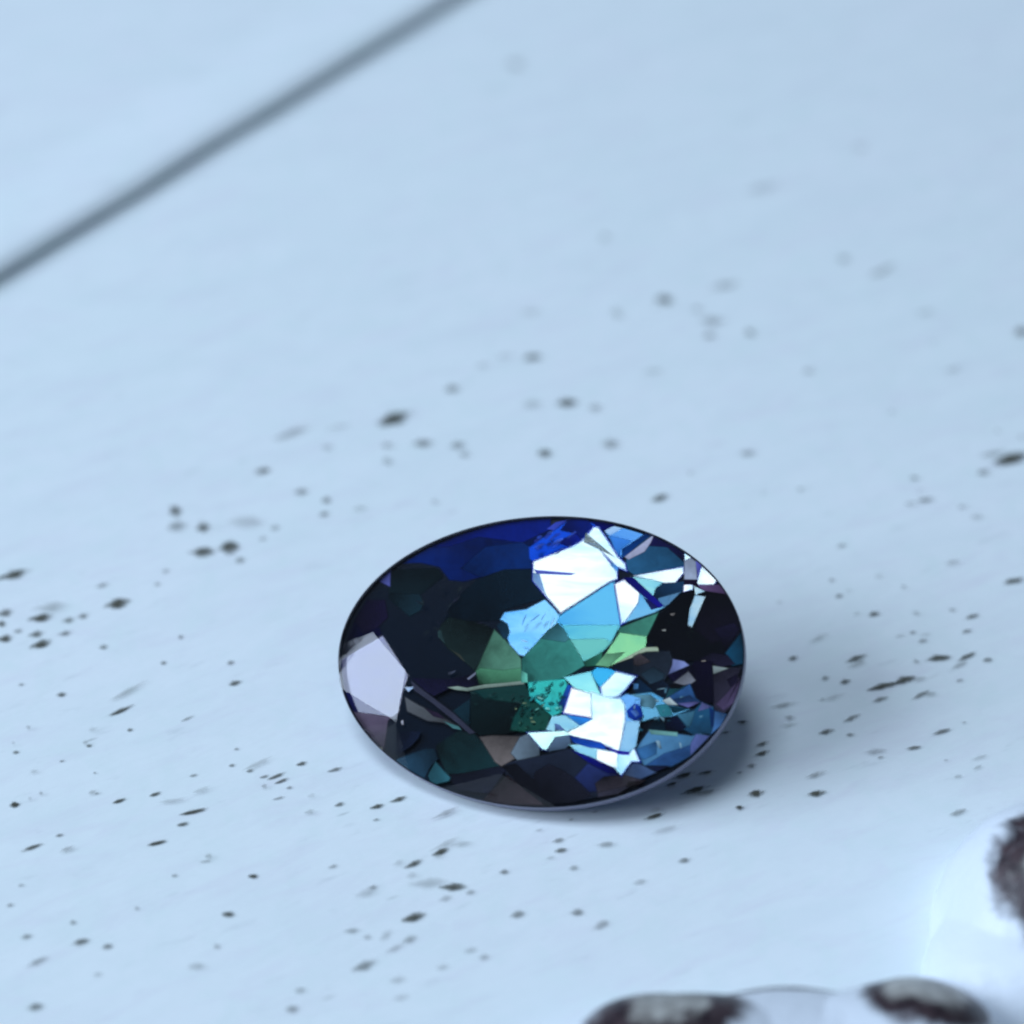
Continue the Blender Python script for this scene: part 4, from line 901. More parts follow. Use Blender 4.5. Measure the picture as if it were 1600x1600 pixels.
 ('d',[0.0452,0.402,0.3763],[-0.026,-0.033,0.999],-0.00072,[(0.0169,-0.0713),(0.0118,-0.0743),(0.0073,-0.0798),(0.0091,-0.0822),(0.0142,-0.0792),(0.0181,-0.075),(0.0194,-0.0717)]),
 ('d',[0.0212,0.2623,0.305],[0.142,-0.163,0.976],-0.00064,[(-0.0011,-0.0728),(-0.006,-0.074),(-0.0087,-0.0767),(-0.0094,-0.0793),(-0.0052,-0.0791),(0.0006,-0.0771),(-0.0001,-0.0746)]),
 ('d',[0.0044,0.117,0.1221],[0.139,-0.051,0.989],-0.00056,[(0.0052,-0.0705),(0.0002,-0.0742),(-0.0036,-0.079),(-0.0007,-0.0797),(0.0025,-0.0798),(0.0079,-0.0748),(0.0093,-0.0702)]),
 ('d',[0.0452,0.402,0.3763],[0.003,-0.055,0.998],-0.00048,[(0.0054,-0.0723),(0.0004,-0.0751),(-0.0013,-0.0793),(-0.0017,-0.0826),(0.003,-0.0798),(0.0085,-0.0751),(0.0077,-0.0726)]),
 ('d',[0.003,0.0802,0.0887],[-0.047,-0.103,0.994],-0.0004,[(0.054,-0.0769),(0.0485,-0.0759),(0.0428,-0.0755),(0.0425,-0.0776),(0.0463,-0.0794),(0.0523,-0.08),(0.0563,-0.079)]),
 ('d',[0.305,0.807,0.7605],[0.129,-0.141,0.982],-0.00032,[(0.024,-0.0999),(0.0195,-0.0988),(0.015,-0.0988),(0.0146,-0.1013),(0.0177,-0.103),(0.0229,-0.1047),(0.0239,-0.1021)]),
 ('d',[0.003,0.0802,0.0887],[0.107,-0.061,0.992],-0.00024,[(0.0262,-0.0468),(0.0234,-0.0505),(0.0231,-0.0541),(0.0243,-0.0553),(0.0265,-0.0532),(0.0286,-0.0489),(0.0279,-0.0468)]),
 ('d',[0.0452,0.402,0.3763],[-0.041,-0.096,0.995],-0.00016,[(-0.0092,-0.0558),(-0.015,-0.0581),(-0.0184,-0.0628),(-0.0175,-0.065),(-0.013,-0.064),(-0.0068,-0.0592),(-0.0052,-0.0553)]),
 ('d',[0.003,0.0802,0.0887],[0.138,-0.134,0.981],-8e-05,[(-0.0057,-0.0788),(-0.0098,-0.077),(-0.0139,-0.0766),(-0.0154,-0.0787),(-0.013,-0.0816),(-0.0079,-0.0825),(-0.0043,-0.0815)]),
 ('d',[0.003,0.0802,0.0887],[0.093,-0.148,0.985],0.0,[(0.0192,-0.0588),(0.0152,-0.058),(0.0117,-0.0584),(0.0107,-0.0602),(0.014,-0.0614),(0.0177,-0.0617),(0.02,-0.0606)]),
 ('d',[0.0044,0.117,0.1221],[0.054,-0.07,0.996],8e-05,[(0.0127,-0.0727),(0.0094,-0.07),(0.0058,-0.0707),(0.0044,-0.0722),(0.0063,-0.0747),(0.0116,-0.0765),(0.0131,-0.0747)]),
 ('d',[0.0044,0.117,0.1221],[0.02,-0.009,1.0],0.00016,[(-0.0143,-0.0977),(-0.017,-0.1004),(-0.0174,-0.1038),(-0.0157,-0.1058),(-0.0123,-0.1059),(-0.01,-0.1009),(-0.0122,-0.0988)]),
 ('d',[0.003,0.0802,0.0887],[-0.034,-0.045,0.998],0.00024,[(0.0221,-0.0581),(0.0166,-0.0624),(0.0129,-0.0683),(0.0157,-0.0695),(0.0198,-0.0692),(0.0238,-0.0628),(0.0245,-0.0592)]),
 ('d',[0.305,0.807,0.7605],[-0.095,-0.063,0.993],0.00032,[(0.0456,-0.0957),(0.0426,-0.0975),(0.0416,-0.1002),(0.043,-0.101),(0.0449,-0.1014),(0.0474,-0.0987),(0.0475,-0.0963)]),
 ('d',[0.0044,0.117,0.1221],[-0.054,-0.06,0.997],0.0004,[(-0.0097,-0.0616),(-0.0145,-0.0591),(-0.0196,-0.06),(-0.0199,-0.063),(-0.0176,-0.0661),(-0.0124,-0.0656),(-0.0088,-0.0645)]),
 ('d',[0.0212,0.2623,0.305],[0.142,-0.162,0.976],0.00048,[(0.0471,-0.0937),(0.042,-0.0925),(0.0389,-0.095),(0.0381,-0.0971),(0.0408,-0.0992),(0.0466,-0.0983),(0.05,-0.0959)]),
 ('d',[0.1878,0.6724,0.6038],[0.119,-0.132,0.984],0.00056,[(0.0397,-0.0976),(0.0367,-0.098),(0.033,-0.0997),(0.0342,-0.1021),(0.0372,-0.1022),(0.0406,-0.101),(0.0418,-0.0987)]),
 ('d',[0.0212,0.2623,0.305],[0.091,-0.078,0.993],0.00064,[(0.042,-0.0848),(0.0388,-0.0828),(0.0358,-0.0838),(0.0337,-0.0859),(0.0363,-0.0878),(0.0394,-0.0895),(0.0424,-0.0879)]),
 ('d',[0.0452,0.402,0.3763],[0.137,-0.089,0.987],0.00072,[(0.0476,-0.0989),(0.043,-0.1033),(0.0406,-0.1086),(0.043,-0.1092),(0.046,-0.1071),(0.0507,-0.1023),(0.0494,-0.1001)]),
 ('d',[0.0212,0.2623,0.305],[0.099,-0.057,0.993],0.0008,[(-0.0117,-0.0769),(-0.0155,-0.0799),(-0.0185,-0.0864),(-0.015,-0.0873),(-0.0111,-0.0852),(-0.0082,-0.0794),(-0.0085,-0.0756)]),
 ('d',[0.305,0.807,0.7605],[0.082,-0.093,0.992],0.00088,[(0.0103,-0.0809),(0.0038,-0.0786),(-0.0027,-0.0772),(-0.0015,-0.0798),(0.0017,-0.0818),(0.0068,-0.0835),(0.0106,-0.0832)]),
 ('d',[0.0044,0.117,0.1221],[0.054,-0.065,0.996],0.00096,[(0.0429,-0.0704),(0.0405,-0.074),(0.0397,-0.0784),(0.041,-0.0801),(0.0433,-0.0762),(0.0456,-0.0719),(0.0447,-0.0698)]),
 ('d',[0.0212,0.2623,0.305],[-0.036,-0.046,0.998],0.00104,[(0.0227,-0.0654),(0.0154,-0.0656),(0.0104,-0.0663),(0.0087,-0.0679),(0.0132,-0.0693),(0.0199,-0.0683),(0.0218,-0.0671)]),
 ('d',[0.0452,0.402,0.3763],[0.049,-0.048,0.998],0.00112,[(0.0214,-0.06),(0.0162,-0.0579),(0.011,-0.0587),(0.0092,-0.0607),(0.0138,-0.0629),(0.0216,-0.0641),(0.0228,-0.0619)]),
 ('d',[0.003,0.016,0.016],[-0.064,-0.088,0.994],0.0012,[(0.0034,-0.1071),(-0.0008,-0.1073),(-0.0043,-0.1092),(-0.0042,-0.1106),(-0.0013,-0.1112),(0.0051,-0.1099),(0.0069,-0.1075)]),
 ('d',[0.003,0.016,0.016],[0.012,-0.017,1.0],0.00128,[(-0.0047,-0.1042),(-0.009,-0.1028),(-0.0133,-0.1019),(-0.0127,-0.1036),(-0.011,-0.1053),(-0.0068,-0.1063),(-0.0034,-0.1062)]),
 ('d',[0.003,0.016,0.016],[0.078,-0.11,0.991],0.00136,[(-0.0399,-0.0961),(-0.0432,-0.098),(-0.0446,-0.1008),(-0.0445,-0.1026),(-0.0416,-0.1005),(-0.0389,-0.0983),(-0.0389,-0.0967)]),
 ('d',[0.003,0.016,0.016],[0.025,-0.023,0.999],0.00144,[(-0.0192,-0.1354),(-0.0214,-0.1363),(-0.0221,-0.1385),(-0.0213,-0.14),(-0.0193,-0.1397),(-0.0166,-0.1377),(-0.0169,-0.1352)]),
 ('d',[0.013,0.0802,0.0723],[0.013,-0.086,0.996],0.00152,[(0.0097,-0.1219),(0.0064,-0.1235),(0.0037,-0.1261),(0.003,-0.1282),(0.0069,-0.1265),(0.0122,-0.1231),(0.0113,-0.1218)]),
 ('d',[0.0452,0.162,0.117],[0.117,-0.159,0.98],0.0016,[(-0.0206,-0.1388),(-0.0226,-0.1381),(-0.025,-0.1385),(-0.0258,-0.1398),(-0.0234,-0.1405),(-0.0209,-0.1403),(-0.0194,-0.1396)]),
 ('d',[0.0452,0.162,0.117],[0.141,-0.163,0.976],0.00168,[(-0.0325,-0.1281),(-0.0355,-0.1278),(-0.0386,-0.129),(-0.0372,-0.1306),(-0.036,-0.1321),(-0.0327,-0.1313),(-0.0313,-0.1296)]),
 ('d',[0.2086,0.305,0.1812],[-0.061,-0.079,0.995],0.00176,[(0.0102,-0.0924),(0.0072,-0.0948),(0.0038,-0.0998),(0.007,-0.0994),(0.0096,-0.0991),(0.0137,-0.0938),(0.0123,-0.0919)]),
 ('d',[0.013,0.0802,0.0723],[0.119,-0.062,0.991],0.00184,[(-0.0069,-0.1081),(-0.0116,-0.1071),(-0.0155,-0.1083),(-0.0157,-0.1102),(-0.0122,-0.1109),(-0.0088,-0.1109),(-0.0065,-0.1099)]),
 ('d',[0.2086,0.305,0.1812],[0.041,-0.119,0.992],0.00192,[(-0.041,-0.1009),(-0.0437,-0.0999),(-0.0459,-0.1011),(-0.0464,-0.1029),(-0.0447,-0.1042),(-0.0422,-0.1043),(-0.0406,-0.1028)]),
 ('d',[0.0024,0.0116,0.013],[0.089,-0.101,0.991],0.002,[(-0.0309,-0.1115),(-0.0334,-0.1096),(-0.0364,-0.1111),(-0.0374,-0.1132),(-0.0342,-0.1142),(-0.0302,-0.1152),(-0.0282,-0.1131)]),
 ('d',[0.2086,0.305,0.1812],[0.105,-0.14,0.985],0.00208,[(-0.0048,-0.1266),(-0.009,-0.125),(-0.0127,-0.126),(-0.014,-0.1275),(-0.0107,-0.1292),(-0.0046,-0.1299),(-0.0027,-0.1282)]),
 ('d',[0.003,0.016,0.016],[0.102,-0.04,0.994],0.00216,[(-0.0293,-0.0989),(-0.0326,-0.1003),(-0.0331,-0.103),(-0.0321,-0.1041),(-0.0302,-0.1047),(-0.0277,-0.1021),(-0.0284,-0.1005)]),
 ('d',[0.013,0.0802,0.0723],[0.141,-0.053,0.989],0.00224,[(0.0072,-0.1357),(0.0034,-0.1366),(-0.0006,-0.1398),(0.0006,-0.1409),(0.0043,-0.1395),(0.0082,-0.1375),(0.0095,-0.1356)]),
 ('d',[0.2086,0.305,0.1812],[0.115,-0.118,0.986],0.00232,[(-0.0107,-0.1181),(-0.0131,-0.1185),(-0.0154,-0.1206),(-0.0138,-0.1223),(-0.0117,-0.1229),(-0.0091,-0.121),(-0.0087,-0.1187)]),
 ('d',[0.003,0.016,0.016],[0.072,-0.048,0.996],0.0024,[(-0.0109,-0.1387),(-0.0162,-0.1377),(-0.0208,-0.1378),(-0.0195,-0.1391),(-0.0181,-0.1405),(-0.0132,-0.1404),(-0.0105,-0.1399)]),
 ('d',[0.0452,0.162,0.117],[0.05,-0.14,0.989],0.00248,[(-0.0169,-0.093),(-0.023,-0.0947),(-0.0283,-0.0976),(-0.0277,-0.0993),(-0.0229,-0.0984),(-0.0167,-0.0963),(-0.0147,-0.0939)]),
 ('d',[0.0024,0.0116,0.013],[0.024,-0.018,1.0],0.00256,[(-0.0096,-0.1043),(-0.0126,-0.1054),(-0.0156,-0.1075),(-0.0143,-0.1099),(-0.0115,-0.1097),(-0.009,-0.1084),(-0.0089,-0.1064)]),
 ('d',[0.013,0.0802,0.0723],[0.132,-0.088,0.987],0.00264,[(-0.0184,-0.1076),(-0.0213,-0.111),(-0.0244,-0.1149),(-0.0231,-0.1155),(-0.0204,-0.1136),(-0.0179,-0.11),(-0.0164,-0.1071)]),
 ('d',[0.0024,0.0116,0.013],[-0.044,-0.015,0.999],0.00272,[(-0.0284,-0.1027),(-0.0327,-0.1046),(-0.0357,-0.1079),(-0.0346,-0.11),(-0.0311,-0.11),(-0.0266,-0.1067),(-0.0255,-0.1034)]),
 ('d',[0.0452,0.162,0.117],[-0.007,-0.045,0.999],0.0028,[(0.0127,-0.0815),(0.0079,-0.0854),(0.0036,-0.0899),(0.0049,-0.091),(0.0088,-0.0887),(0.0137,-0.0844),(0.013,-0.0831)]),
 ('d',[0.013,0.0802,0.0723],[0.089,-0.052,0.995],0.00288,[(-0.0307,-0.1235),(-0.0332,-0.1225),(-0.036,-0.1242),(-0.0359,-0.1268),(-0.0334,-0.1279),(-0.0298,-0.1274),(-0.0284,-0.1248)]),
 ('d',[0.0024,0.0116,0.013],[0.129,-0.131,0.983],0.00296,[(-0.0434,-0.0885),(-0.0468,-0.0901),(-0.0495,-0.0927),(-0.0488,-0.0951),(-0.0454,-0.0946),(-0.0416,-0.0925),(-0.0405,-0.0894)]),
 ('d',[0.2086,0.305,0.1812],[0.013,-0.054,0.998],0.00304,[(-0.0217,-0.0893),(-0.0275,-0.0889),(-0.0314,-0.0904),(-0.0314,-0.0921),(-0.0282,-0.093),(-0.0221,-0.0932),(-0.0211,-0.0911)]),
 ('d',[0.0103,0.0423,0.0423],[0.144,-0.067,0.987],0.00312,[(-0.1197,-0.0913),(-0.1232,-0.0911),(-0.1257,-0.0925),(-0.1259,-0.0941),(-0.1236,-0.0951),(-0.1196,-0.0945),(-0.1182,-0.0927)]),
 ('d',[0.0012,0.0044,0.0052],[0.141,-0.061,0.988],0.0032,[(-0.0972,-0.0773),(-0.1016,-0.0802),(-0.1042,-0.0835),(-0.104,-0.0859),(-0.1002,-0.0846),(-0.0965,-0.0809),(-0.0961,-0.0788)]),
 ('d',[0.0012,0.0044,0.0052],[0.092,-0.081,0.992],0.00328,[(-0.0493,-0.0823),(-0.0525,-0.0838),(-0.0531,-0.0868),(-0.0519,-0.0885),(-0.0497,-0.0878),(-0.048,-0.0858),(-0.0476,-0.0836)]),
 ('d',[0.0103,0.0423,0.0423],[0.052,-0.074,0.996],0.00336,[(-0.0427,-0.0957),(-0.0456,-0.0975),(-0.0475,-0.1001),(-0.0459,-0.1004),(-0.0442,-0.1004),(-0.0422,-0.0981),(-0.0421,-0.0968)]),
 ('d',[0.0012,0.0044,0.0052],[0.042,-0.012,0.999],0.00344,[(-0.0493,-0.1387),(-0.0557,-0.1351),(-0.0616,-0.1333),(-0.0617,-0.135),(-0.0582,-0.1375),(-0.0525,-0.1401),(-0.0498,-0.1401)]),
 ('d',[0.0212,0.0685,0.0723],[0.077,-0.151,0.985],0.00352,[(-0.0497,-0.0726),(-0.0544,-0.0781),(-0.0575,-0.0832),(-0.0556,-0.083),(-0.0529,-0.081),(-0.0474,-0.0748),(-0.0463,-0.0707)]),
 ('d',[0.0103,0.0423,0.0423],[0.052,-0.086,0.995],0.0036,[(-0.0483,-0.1179),(-0.0524,-0.1185),(-0.0553,-0.1199),(-0.0553,-0.121),(-0.053,-0.1216),(-0.0482,-0.1202),(-0.0474,-0.1188)]),
 ('d',[0.0212,0.0685,0.0723],[-0.002,-0.048,0.999],0.00368,[(-0.0694,-0.0813),(-0.0726,-0.081),(-0.0753,-0.0826),(-0.0763,-0.0846),(-0.0728,-0.0849),(-0.0686,-0.0841),(-0.0681,-0.0823)]),
 ('d',[0.0012,0.0044,0.0052],[-0.065,-0.062,0.996],0.00376,[(-0.0841,-0.0698),(-0.0891,-0.0711),(-0.092,-0.075),(-0.093,-0.0779),(-0.0876,-0.0753),(-0.0828,-0.0721),(-0.0806,-0.0691)]),
 ('d',[0.0012,0.0044,0.0052],[0.143,-0.074,0.987],0.00384,[(-0.0803,-0.0872),(-0.085,-0.0896),(-0.0876,-0.0926),(-0.0866,-0.0931),(-0.0843,-0.0925),(-0.08,-0.0894),(-0.0775,-0.0866)]),
 ('d',[0.0212,0.0685,0.0723],[-0.012,-0.021,1.0],0.00392,[(-0.1229,-0.0717),(-0.1291,-0.0693),(-0.134,-0.0687),(-0.1357,-0.0697),(-0.1318,-0.0721),(-0.1246,-0.0742),(-0.1203,-0.0741)]),
 ('d',[0.0212,0.0685,0.0723],[0.125,-0.048,0.991],0.004,[(-0.0309,-0.0908),(-0.037,-0.0881),(-0.0455,-0.0855),(-0.0462,-0.0877),(-0.0399,-0.0909),(-0.0318,-0.0941),(-0.0303,-0.0926)]),
 ('d',[0.0012,0.0044,0.0052],[-0.049,-0.019,0.999],0.00408,[(-0.1136,-0.0879),(-0.1161,-0.0873),(-0.1185,-0.0876),(-0.1183,-0.0891),(-0.1175,-0.0907),(-0.1148,-0.0904),(-0.1127,-0.0896)]),
 ('d',[0.0212,0.0685,0.0723],[0.082,-0.049,0.995],0.00416,[(-0.0401,-0.1369),(-0.0449,-0.1398),(-0.0486,-0.1428),(-0.0474,-0.1433),(-0.0445,-0.1421),(-0.039,-0.1391),(-0.0373,-0.1365)]),
 ('d',[0.0212,0.0685,0.0723],[-0.038,-0.013,0.999],0.00424,[(-0.0929,-0.0756),(-0.0964,-0.0732),(-0.0999,-0.0738),(-0.1007,-0.0754),(-0.0984,-0.0771),(-0.0948,-0.0784),(-0.0921,-0.0777)]),
 ('d',[0.0012,0.0044,0.0052],[-0.033,-0.005,0.999],0.00432,[(-0.0281,-0.0767),(-0.0331,-0.0766),(-0.0362,-0.0782),(-0.038,-0.0796),(-0.0338,-0.0799),(-0.0289,-0.0788),(-0.0253,-0.0774)]),
 ('d',[0.1878,0.4851,0.8714],[-0.039,-0.063,0.997],0.0044,[(0.007,0.0882),(0.0032,0.083),(-0.0001,0.0762),(0.0012,0.0746),(0.0053,0.0784),(0.0108,0.0878),(0.0108,0.0919)]),
 ('d',[0.0212,0.1559,0.5149],[0.124,-0.142,0.982],0.00448,[(-0.0061,0.0858),(-0.0132,0.0805),(-0.0217,0.0728),(-0.0208,0.0711),(-0.0135,0.0757),(-0.0028,0.0846),(-0.0019,0.0877)]),
 ('d',[0.5149,0.807,1.0],[0.117,-0.088,0.989],0.00456,[(-0.0245,0.0326),(-0.0306,0.035),(-0.037,0.0355),(-0.039,0.0345),(-0.0334,0.032),(-0.0248,0.0302),(-0.0222,0.0309)]),
 ('d',[0.0212,0.1559,0.5149],[0.004,-0.113,0.994],0.00464,[(-0.0301,0.0876),(-0.0358,0.0742),(-0.0378,0.0645),(-0.0368,0.0633),(-0.0333,0.0712),(-0.029,0.0829),(-0.0287,0.0873)]),
 ('d',[0.5149,0.807,1.0],[-0.051,-0.033,0.998],0.00472,[(0.0268,0.0796),(0.0215,0.0664),(0.0195,0.0572),(0.0232,0.0621),(0.0289,0.0786),(0.0281,0.0801)]),
 ('d',[0.0024,0.0176,0.305],[0.145,-0.153,0.977],0.0048,[(-0.009,0.2437),(-0.0149,0.2422),(-0.0206,0.2365),(-0.0188,0.2335),(-0.0128,0.2347),(-0.0058,0.24),(-0.0042,0.2443)]),
 ('d',[0.0482,0.1384,0.7454],[0.124,-0.109,0.986],0.00488,[(0.0006,0.2321),(-0.0101,0.2299),(-0.0191,0.2252),(-0.0199,0.2227),(-0.0099,0.2254),(-0.0001,0.2286),(0.0034,0.2313)]),
 ('d',[0.0024,0.0176,0.305],[0.07,-0.156,0.985],0.00496,[(0.0211,0.2313),(0.0142,0.2318),(0.0088,0.229),(0.0082,0.2271),(0.0133,0.2265),(0.0218,0.2281),(0.0258,0.2305)]),
 ('d',[0.0212,0.0802,0.6445],[0.088,-0.099,0.991],0.00504,[(0.0361,0.2393),(0.026,0.2318),(0.0174,0.2236),(0.0192,0.2222),(0.026,0.2255),(0.0365,0.2348),(0.0392,0.2393)]),
 ('d',[0.0482,0.1384,0.7454],[-0.038,-0.089,0.995],0.00512,[(0.0173,0.2574),(0.0113,0.2576),(0.0076,0.2544),(0.0054,0.2511),(0.0113,0.2509),(0.0185,0.253),(0.0194,0.2558)]),
 ('d',[0.0212,0.0802,0.6445],[0.11,-0.2,0.974],0.0052,[(0.0616,0.2573),(0.0543,0.2519),(0.0462,0.2428),(0.0487,0.24),(0.0568,0.2462),(0.0659,0.2538),(0.0657,0.2579)]),
 ('d',[0.0212,0.0802,0.6445],[0.018,-0.05,0.999],0.00528,[(-0.0051,0.2497),(-0.0103,0.2482),(-0.0141,0.2453),(-0.0135,0.2414),(-0.0092,0.2409),(-0.0035,0.2424),(-0.001,0.2472)]),
 ('d',[0.0212,0.0802,0.6445],[0.028,-0.082,0.996],0.00536,[(0.0176,0.245),(0.014,0.2433),(0.0114,0.239),(0.0133,0.2368),(0.0169,0.2389),(0.0208,0.2421),(0.02,0.2448)]),
 ('d',[0.0024,0.0176,0.305],[0.113,-0.126,0.986],0.00544,[(0.0291,0.2542),(0.0233,0.2519),(0.0175,0.246),(0.0188,0.2414),(0.026,0.244),(0.0349,0.2493),(0.0349,0.2549)]),
 ('d',[0.0482,0.1384,0.7454],[0.052,-0.149,0.987],0.00552,[(0.036,0.2429),(0.0269,0.2399),(0.017,0.2323),(0.0202,0.2301),(0.0283,0.2327),(0.0402,0.239),(0.0409,0.2431)]),
 ('d',[0.0024,0.0176,0.305],[0.025,-0.148,0.989],0.0056,[(0.0123,0.255),(0.0034,0.2503),(-0.0002,0.243),(0.0011,0.2396),(0.0073,0.241),(0.0158,0.2491),(0.0162,0.254)]),
 ('d',[0.0212,0.0802,0.6445],[-0.045,-0.141,0.989],0.00568,[(-0.0073,0.2283),(-0.0115,0.2265),(-0.0155,0.2218),(-0.0128,0.2182),(-0.008,0.2193),(-0.0034,0.2231),(-0.0037,0.2274)]),
 ('d',[0.013,0.0252,0.0319],[0.153,-0.154,0.976],0.00576,[(-0.2412,0.1177),(-0.2437,0.1124),(-0.2449,0.1061),(-0.2409,0.1073),(-0.2377,0.1078),(-0.2357,0.1142),(-0.2378,0.1177)]),
 ('d',[0.013,0.0252,0.0319],[0.106,-0.161,0.981],0.00584,[(-0.2028,0.0575),(-0.2083,0.0613),(-0.2127,0.0619),(-0.216,0.0616),(-0.2121,0.0579),(-0.2057,0.0552),(-0.202,0.055)]),
 ('d',[0.013,0.0252,0.0319],[0.156,-0.175,0.972],0.00592,[(-0.1035,0.0679),(-0.1113,0.0658),(-0.1192,0.063),(-0.1193,0.0615),(-0.112,0.0632),(-0.1057,0.0652),(-0.1018,0.0672)]),
 ('d',[0.0044,0.013,0.0296],[-0.048,-0.088,0.995],0.006,[(-0.2407,0.1105),(-0.2459,0.115),(-0.2526,0.1168),(-0.256,0.1158),(-0.2493,0.1112),(-0.2429,0.1077),(-0.2396,0.1079)]),
 ('d',[0.0044,0.013,0.0296],[0.152,-0.161,0.975],0.00608,[(-0.1855,0.0896),(-0.193,0.0898),(-0.1981,0.0891),(-0.1985,0.0875),(-0.1955,0.0856),(-0.1877,0.0862),(-0.1858,0.0877)]),
 ('d',[0.013,0.0252,0.0319],[0.152,-0.101,0.983],0.00616,[(-0.2263,0.0562),(-0.2322,0.051),(-0.2358,0.0449),(-0.2347,0.0429),(-0.2299,0.0459),(-0.2236,0.0531),(-0.2248,0.0551)]),
 ('d',[0.0044,0.013,0.0296],[-0.019,-0.056,0.998],0.00624,[(-0.2212,0.08),(-0.2241,0.0833),(-0.2283,0.0846),(-0.2314,0.0842),(-0.2279,0.0804),(-0.2229,0.0777),(-0.2188,0.0768)]),
 ('d',[0.0103,0.0144,0.0369],[0.039,-0.115,0.993],0.00632,[(-0.2024,0.0696),(-0.2054,0.0724),(-0.2098,0.0744),(-0.2104,0.0732),(-0.2077,0.0707),(-0.2028,0.0672),(-0.1993,0.0666)]),
 ('d',[0.013,0.0252,0.0319],[0.022,-0.02,1.0],0.0064,[(-0.1631,0.1456),(-0.1687,0.1416),(-0.1716,0.1346),(-0.169,0.1323),(-0.1642,0.1358),(-0.1605,0.1413),(-0.161,0.1443)]),
 ('d',[0.0103,0.0144,0.0369],[0.122,-0.153,0.981],0.00648,[(-0.117,0.0715),(-0.1214,0.0727),(-0.1245,0.0712),(-0.1266,0.069),(-0.123,0.0671),(-0.1187,0.068),(-0.1151,0.0692)]),
 ('d',[0.0044,0.013,0.0296],[0.161,-0.179,0.971],0.00656,[(-0.1962,0.151),(-0.1987,0.1475),(-0.2002,0.1423),(-0.1987,0.1426),(-0.1968,0.1458),(-0.1952,0.1495),(-0.1948,0.1521)]),
 ('d',[0.0103,0.0144,0.0369],[0.06,-0.135,0.989],0.00664,[(-0.1672,0.1233),(-0.1745,0.1201),(-0.1782,0.1141),(-0.1786,0.1103),(-0.1719,0.1134),(-0.1657,0.1192),(-0.1619,0.1247)]),
 ('d',[0.013,0.0252,0.0319],[0.15,-0.108,0.983],0.00672,[(-0.18,0.1125),(-0.1847,0.1089),(-0.1891,0.1029),(-0.1867,0.1031),(-0.1833,0.105),(-0.179,0.1105),(-0.1757,0.1155)]),
 ('d',[0.0044,0.013,0.0296],[0.128,-0.181,0.975],0.0068,[(-0.2054,0.1485),(-0.2079,0.1437),(-0.2069,0.138),(-0.2038,0.1367),(-0.201,0.1402),(-0.2004,0.1468),(-0.2027,0.1496)]),
 ('d',[0.007,0.0452,0.1022],[0.056,-0.138,0.989],0.00688,[(0.1899,-0.0973),(0.188,-0.1011),(0.1878,-0.1055),(0.189,-0.1073),(0.1908,-0.103),(0.1924,-0.0978),(0.1915,-0.0956)]),
 ('d',[0.0212,0.1559,0.2623],[0.064,-0.161,0.985],0.00696,[(0.1994,-0.083),(0.194,-0.0844),(0.1907,-0.0861),(0.1903,-0.0874),(0.1932,-0.0877),(0.1999,-0.0857),(0.2005,-0.084)]),
 ('d',[0.0212,0.1559,0.2623],[-0.072,-0.081,0.994],0.00704,[(0.2372,-0.1158),(0.2361,-0.1209),(0.2369,-0.126),(0.2394,-0.1273),(0.2408,-0.1226),(0.2409,-0.1173),(0.2392,-0.1152)]),
 ('d',[0.1274,0.3515,0.5149],[-0.056,-0.12,0.991],0.00712,[(0.2513,-0.0602),(0.2481,-0.0652),(0.249,-0.0713),(0.2512,-0.0734),(0.2533,-0.0674),(0.2548,-0.0612),(0.2532,-0.0591)]),
 ('d',[0.0212,0.1559,0.2623],[0.119,-0.128,0.985],0.0072,[(0.2606,-0.1252),(0.2581,-0.1244),(0.2556,-0.1253),(0.2549,-0.1265),(0.2576,-0.1269),(0.2604,-0.1268),(0.2631,-0.1259)]),
 ('d',[0.1274,0.3515,0.5149],[-0.011,-0.057,0.998],0.00728,[(0.2376,-0.1171),(0.2311,-0.1185),(0.2279,-0.1226),(0.2297,-0.1242),(0.2326,-0.1249),(0.2381,-0.1221),(0.2392,-0.1191)]),
 ('d',[0.0212,0.1559,0.2623],[-0.015,0.007,1.0],0.00736,[(0.2078,-0.1431),(0.2032,-0.1402),(0.1993,-0.1407),(0.1963,-0.1419),(0.1997,-0.145),(0.2053,-0.1463),(0.2094,-0.146)]),
 ('d',[0.2623,0.491,0.6172],[0.113,-0.147,0.983],0.00744,[(0.2484,-0.0617),(0.2414,-0.0625),(0.234,-0.064),(0.2323,-0.0654),(0.2401,-0.0646),(0.2474,-0.0634),(0.2508,-0.0621)]),
 ('d',[0.1274,0.3515,0.5149],[0.059,-0.044,0.997],0.00752,[(0.3229,-0.1152),(0.3193,-0.1155),(0.3166,-0.118),(0.3172,-0.1195),(0.3198,-0.1201),(0.3248,-0.1179),(0.3253,-0.1156)]),
 ('d',[0.2623,0.491,0.6172],[-0.032,0.016,0.999],0.0076,[(0.1898,-0.0965),(0.1891,-0.0999),(0.1895,-0.1041),(0.1912,-0.1037),(0.1929,-0.1018),(0.1931,-0.0957),(0.1911,-0.0952)]),
 ('d',[0.007,0.0452,0.1022],[0.074,-0.05,0.996],0.00768,[(0.2042,-0.1191),(0.2008,-0.1192),(0.1982,-0.1213),(0.1978,-0.1242),(0.2013,-0.1246),(0.2057,-0.1234),(0.2066,-0.1204)]),
 ('d',[0.2623,0.491,0.6172],[0.093,-0.087,0.992],0.00776,[(0.2391,-0.0856),(0.2343,-0.0839),(0.2296,-0.0849),(0.2308,-0.0876),(0.2326,-0.0894),(0.237,-0.0901),(0.24,-0.0883)]),
 ('d',[0.1274,0.3515,0.5149],[-0.08,-0.09,0.993],0.00784,[(0.2489,-0.1043),(0.2461,-0.1077),(0.2452,-0.1114),(0.2461,-0.1117),(0.2479,-0.1095),(0.2497,-0.1061),(0.2503,-0.1035)]),
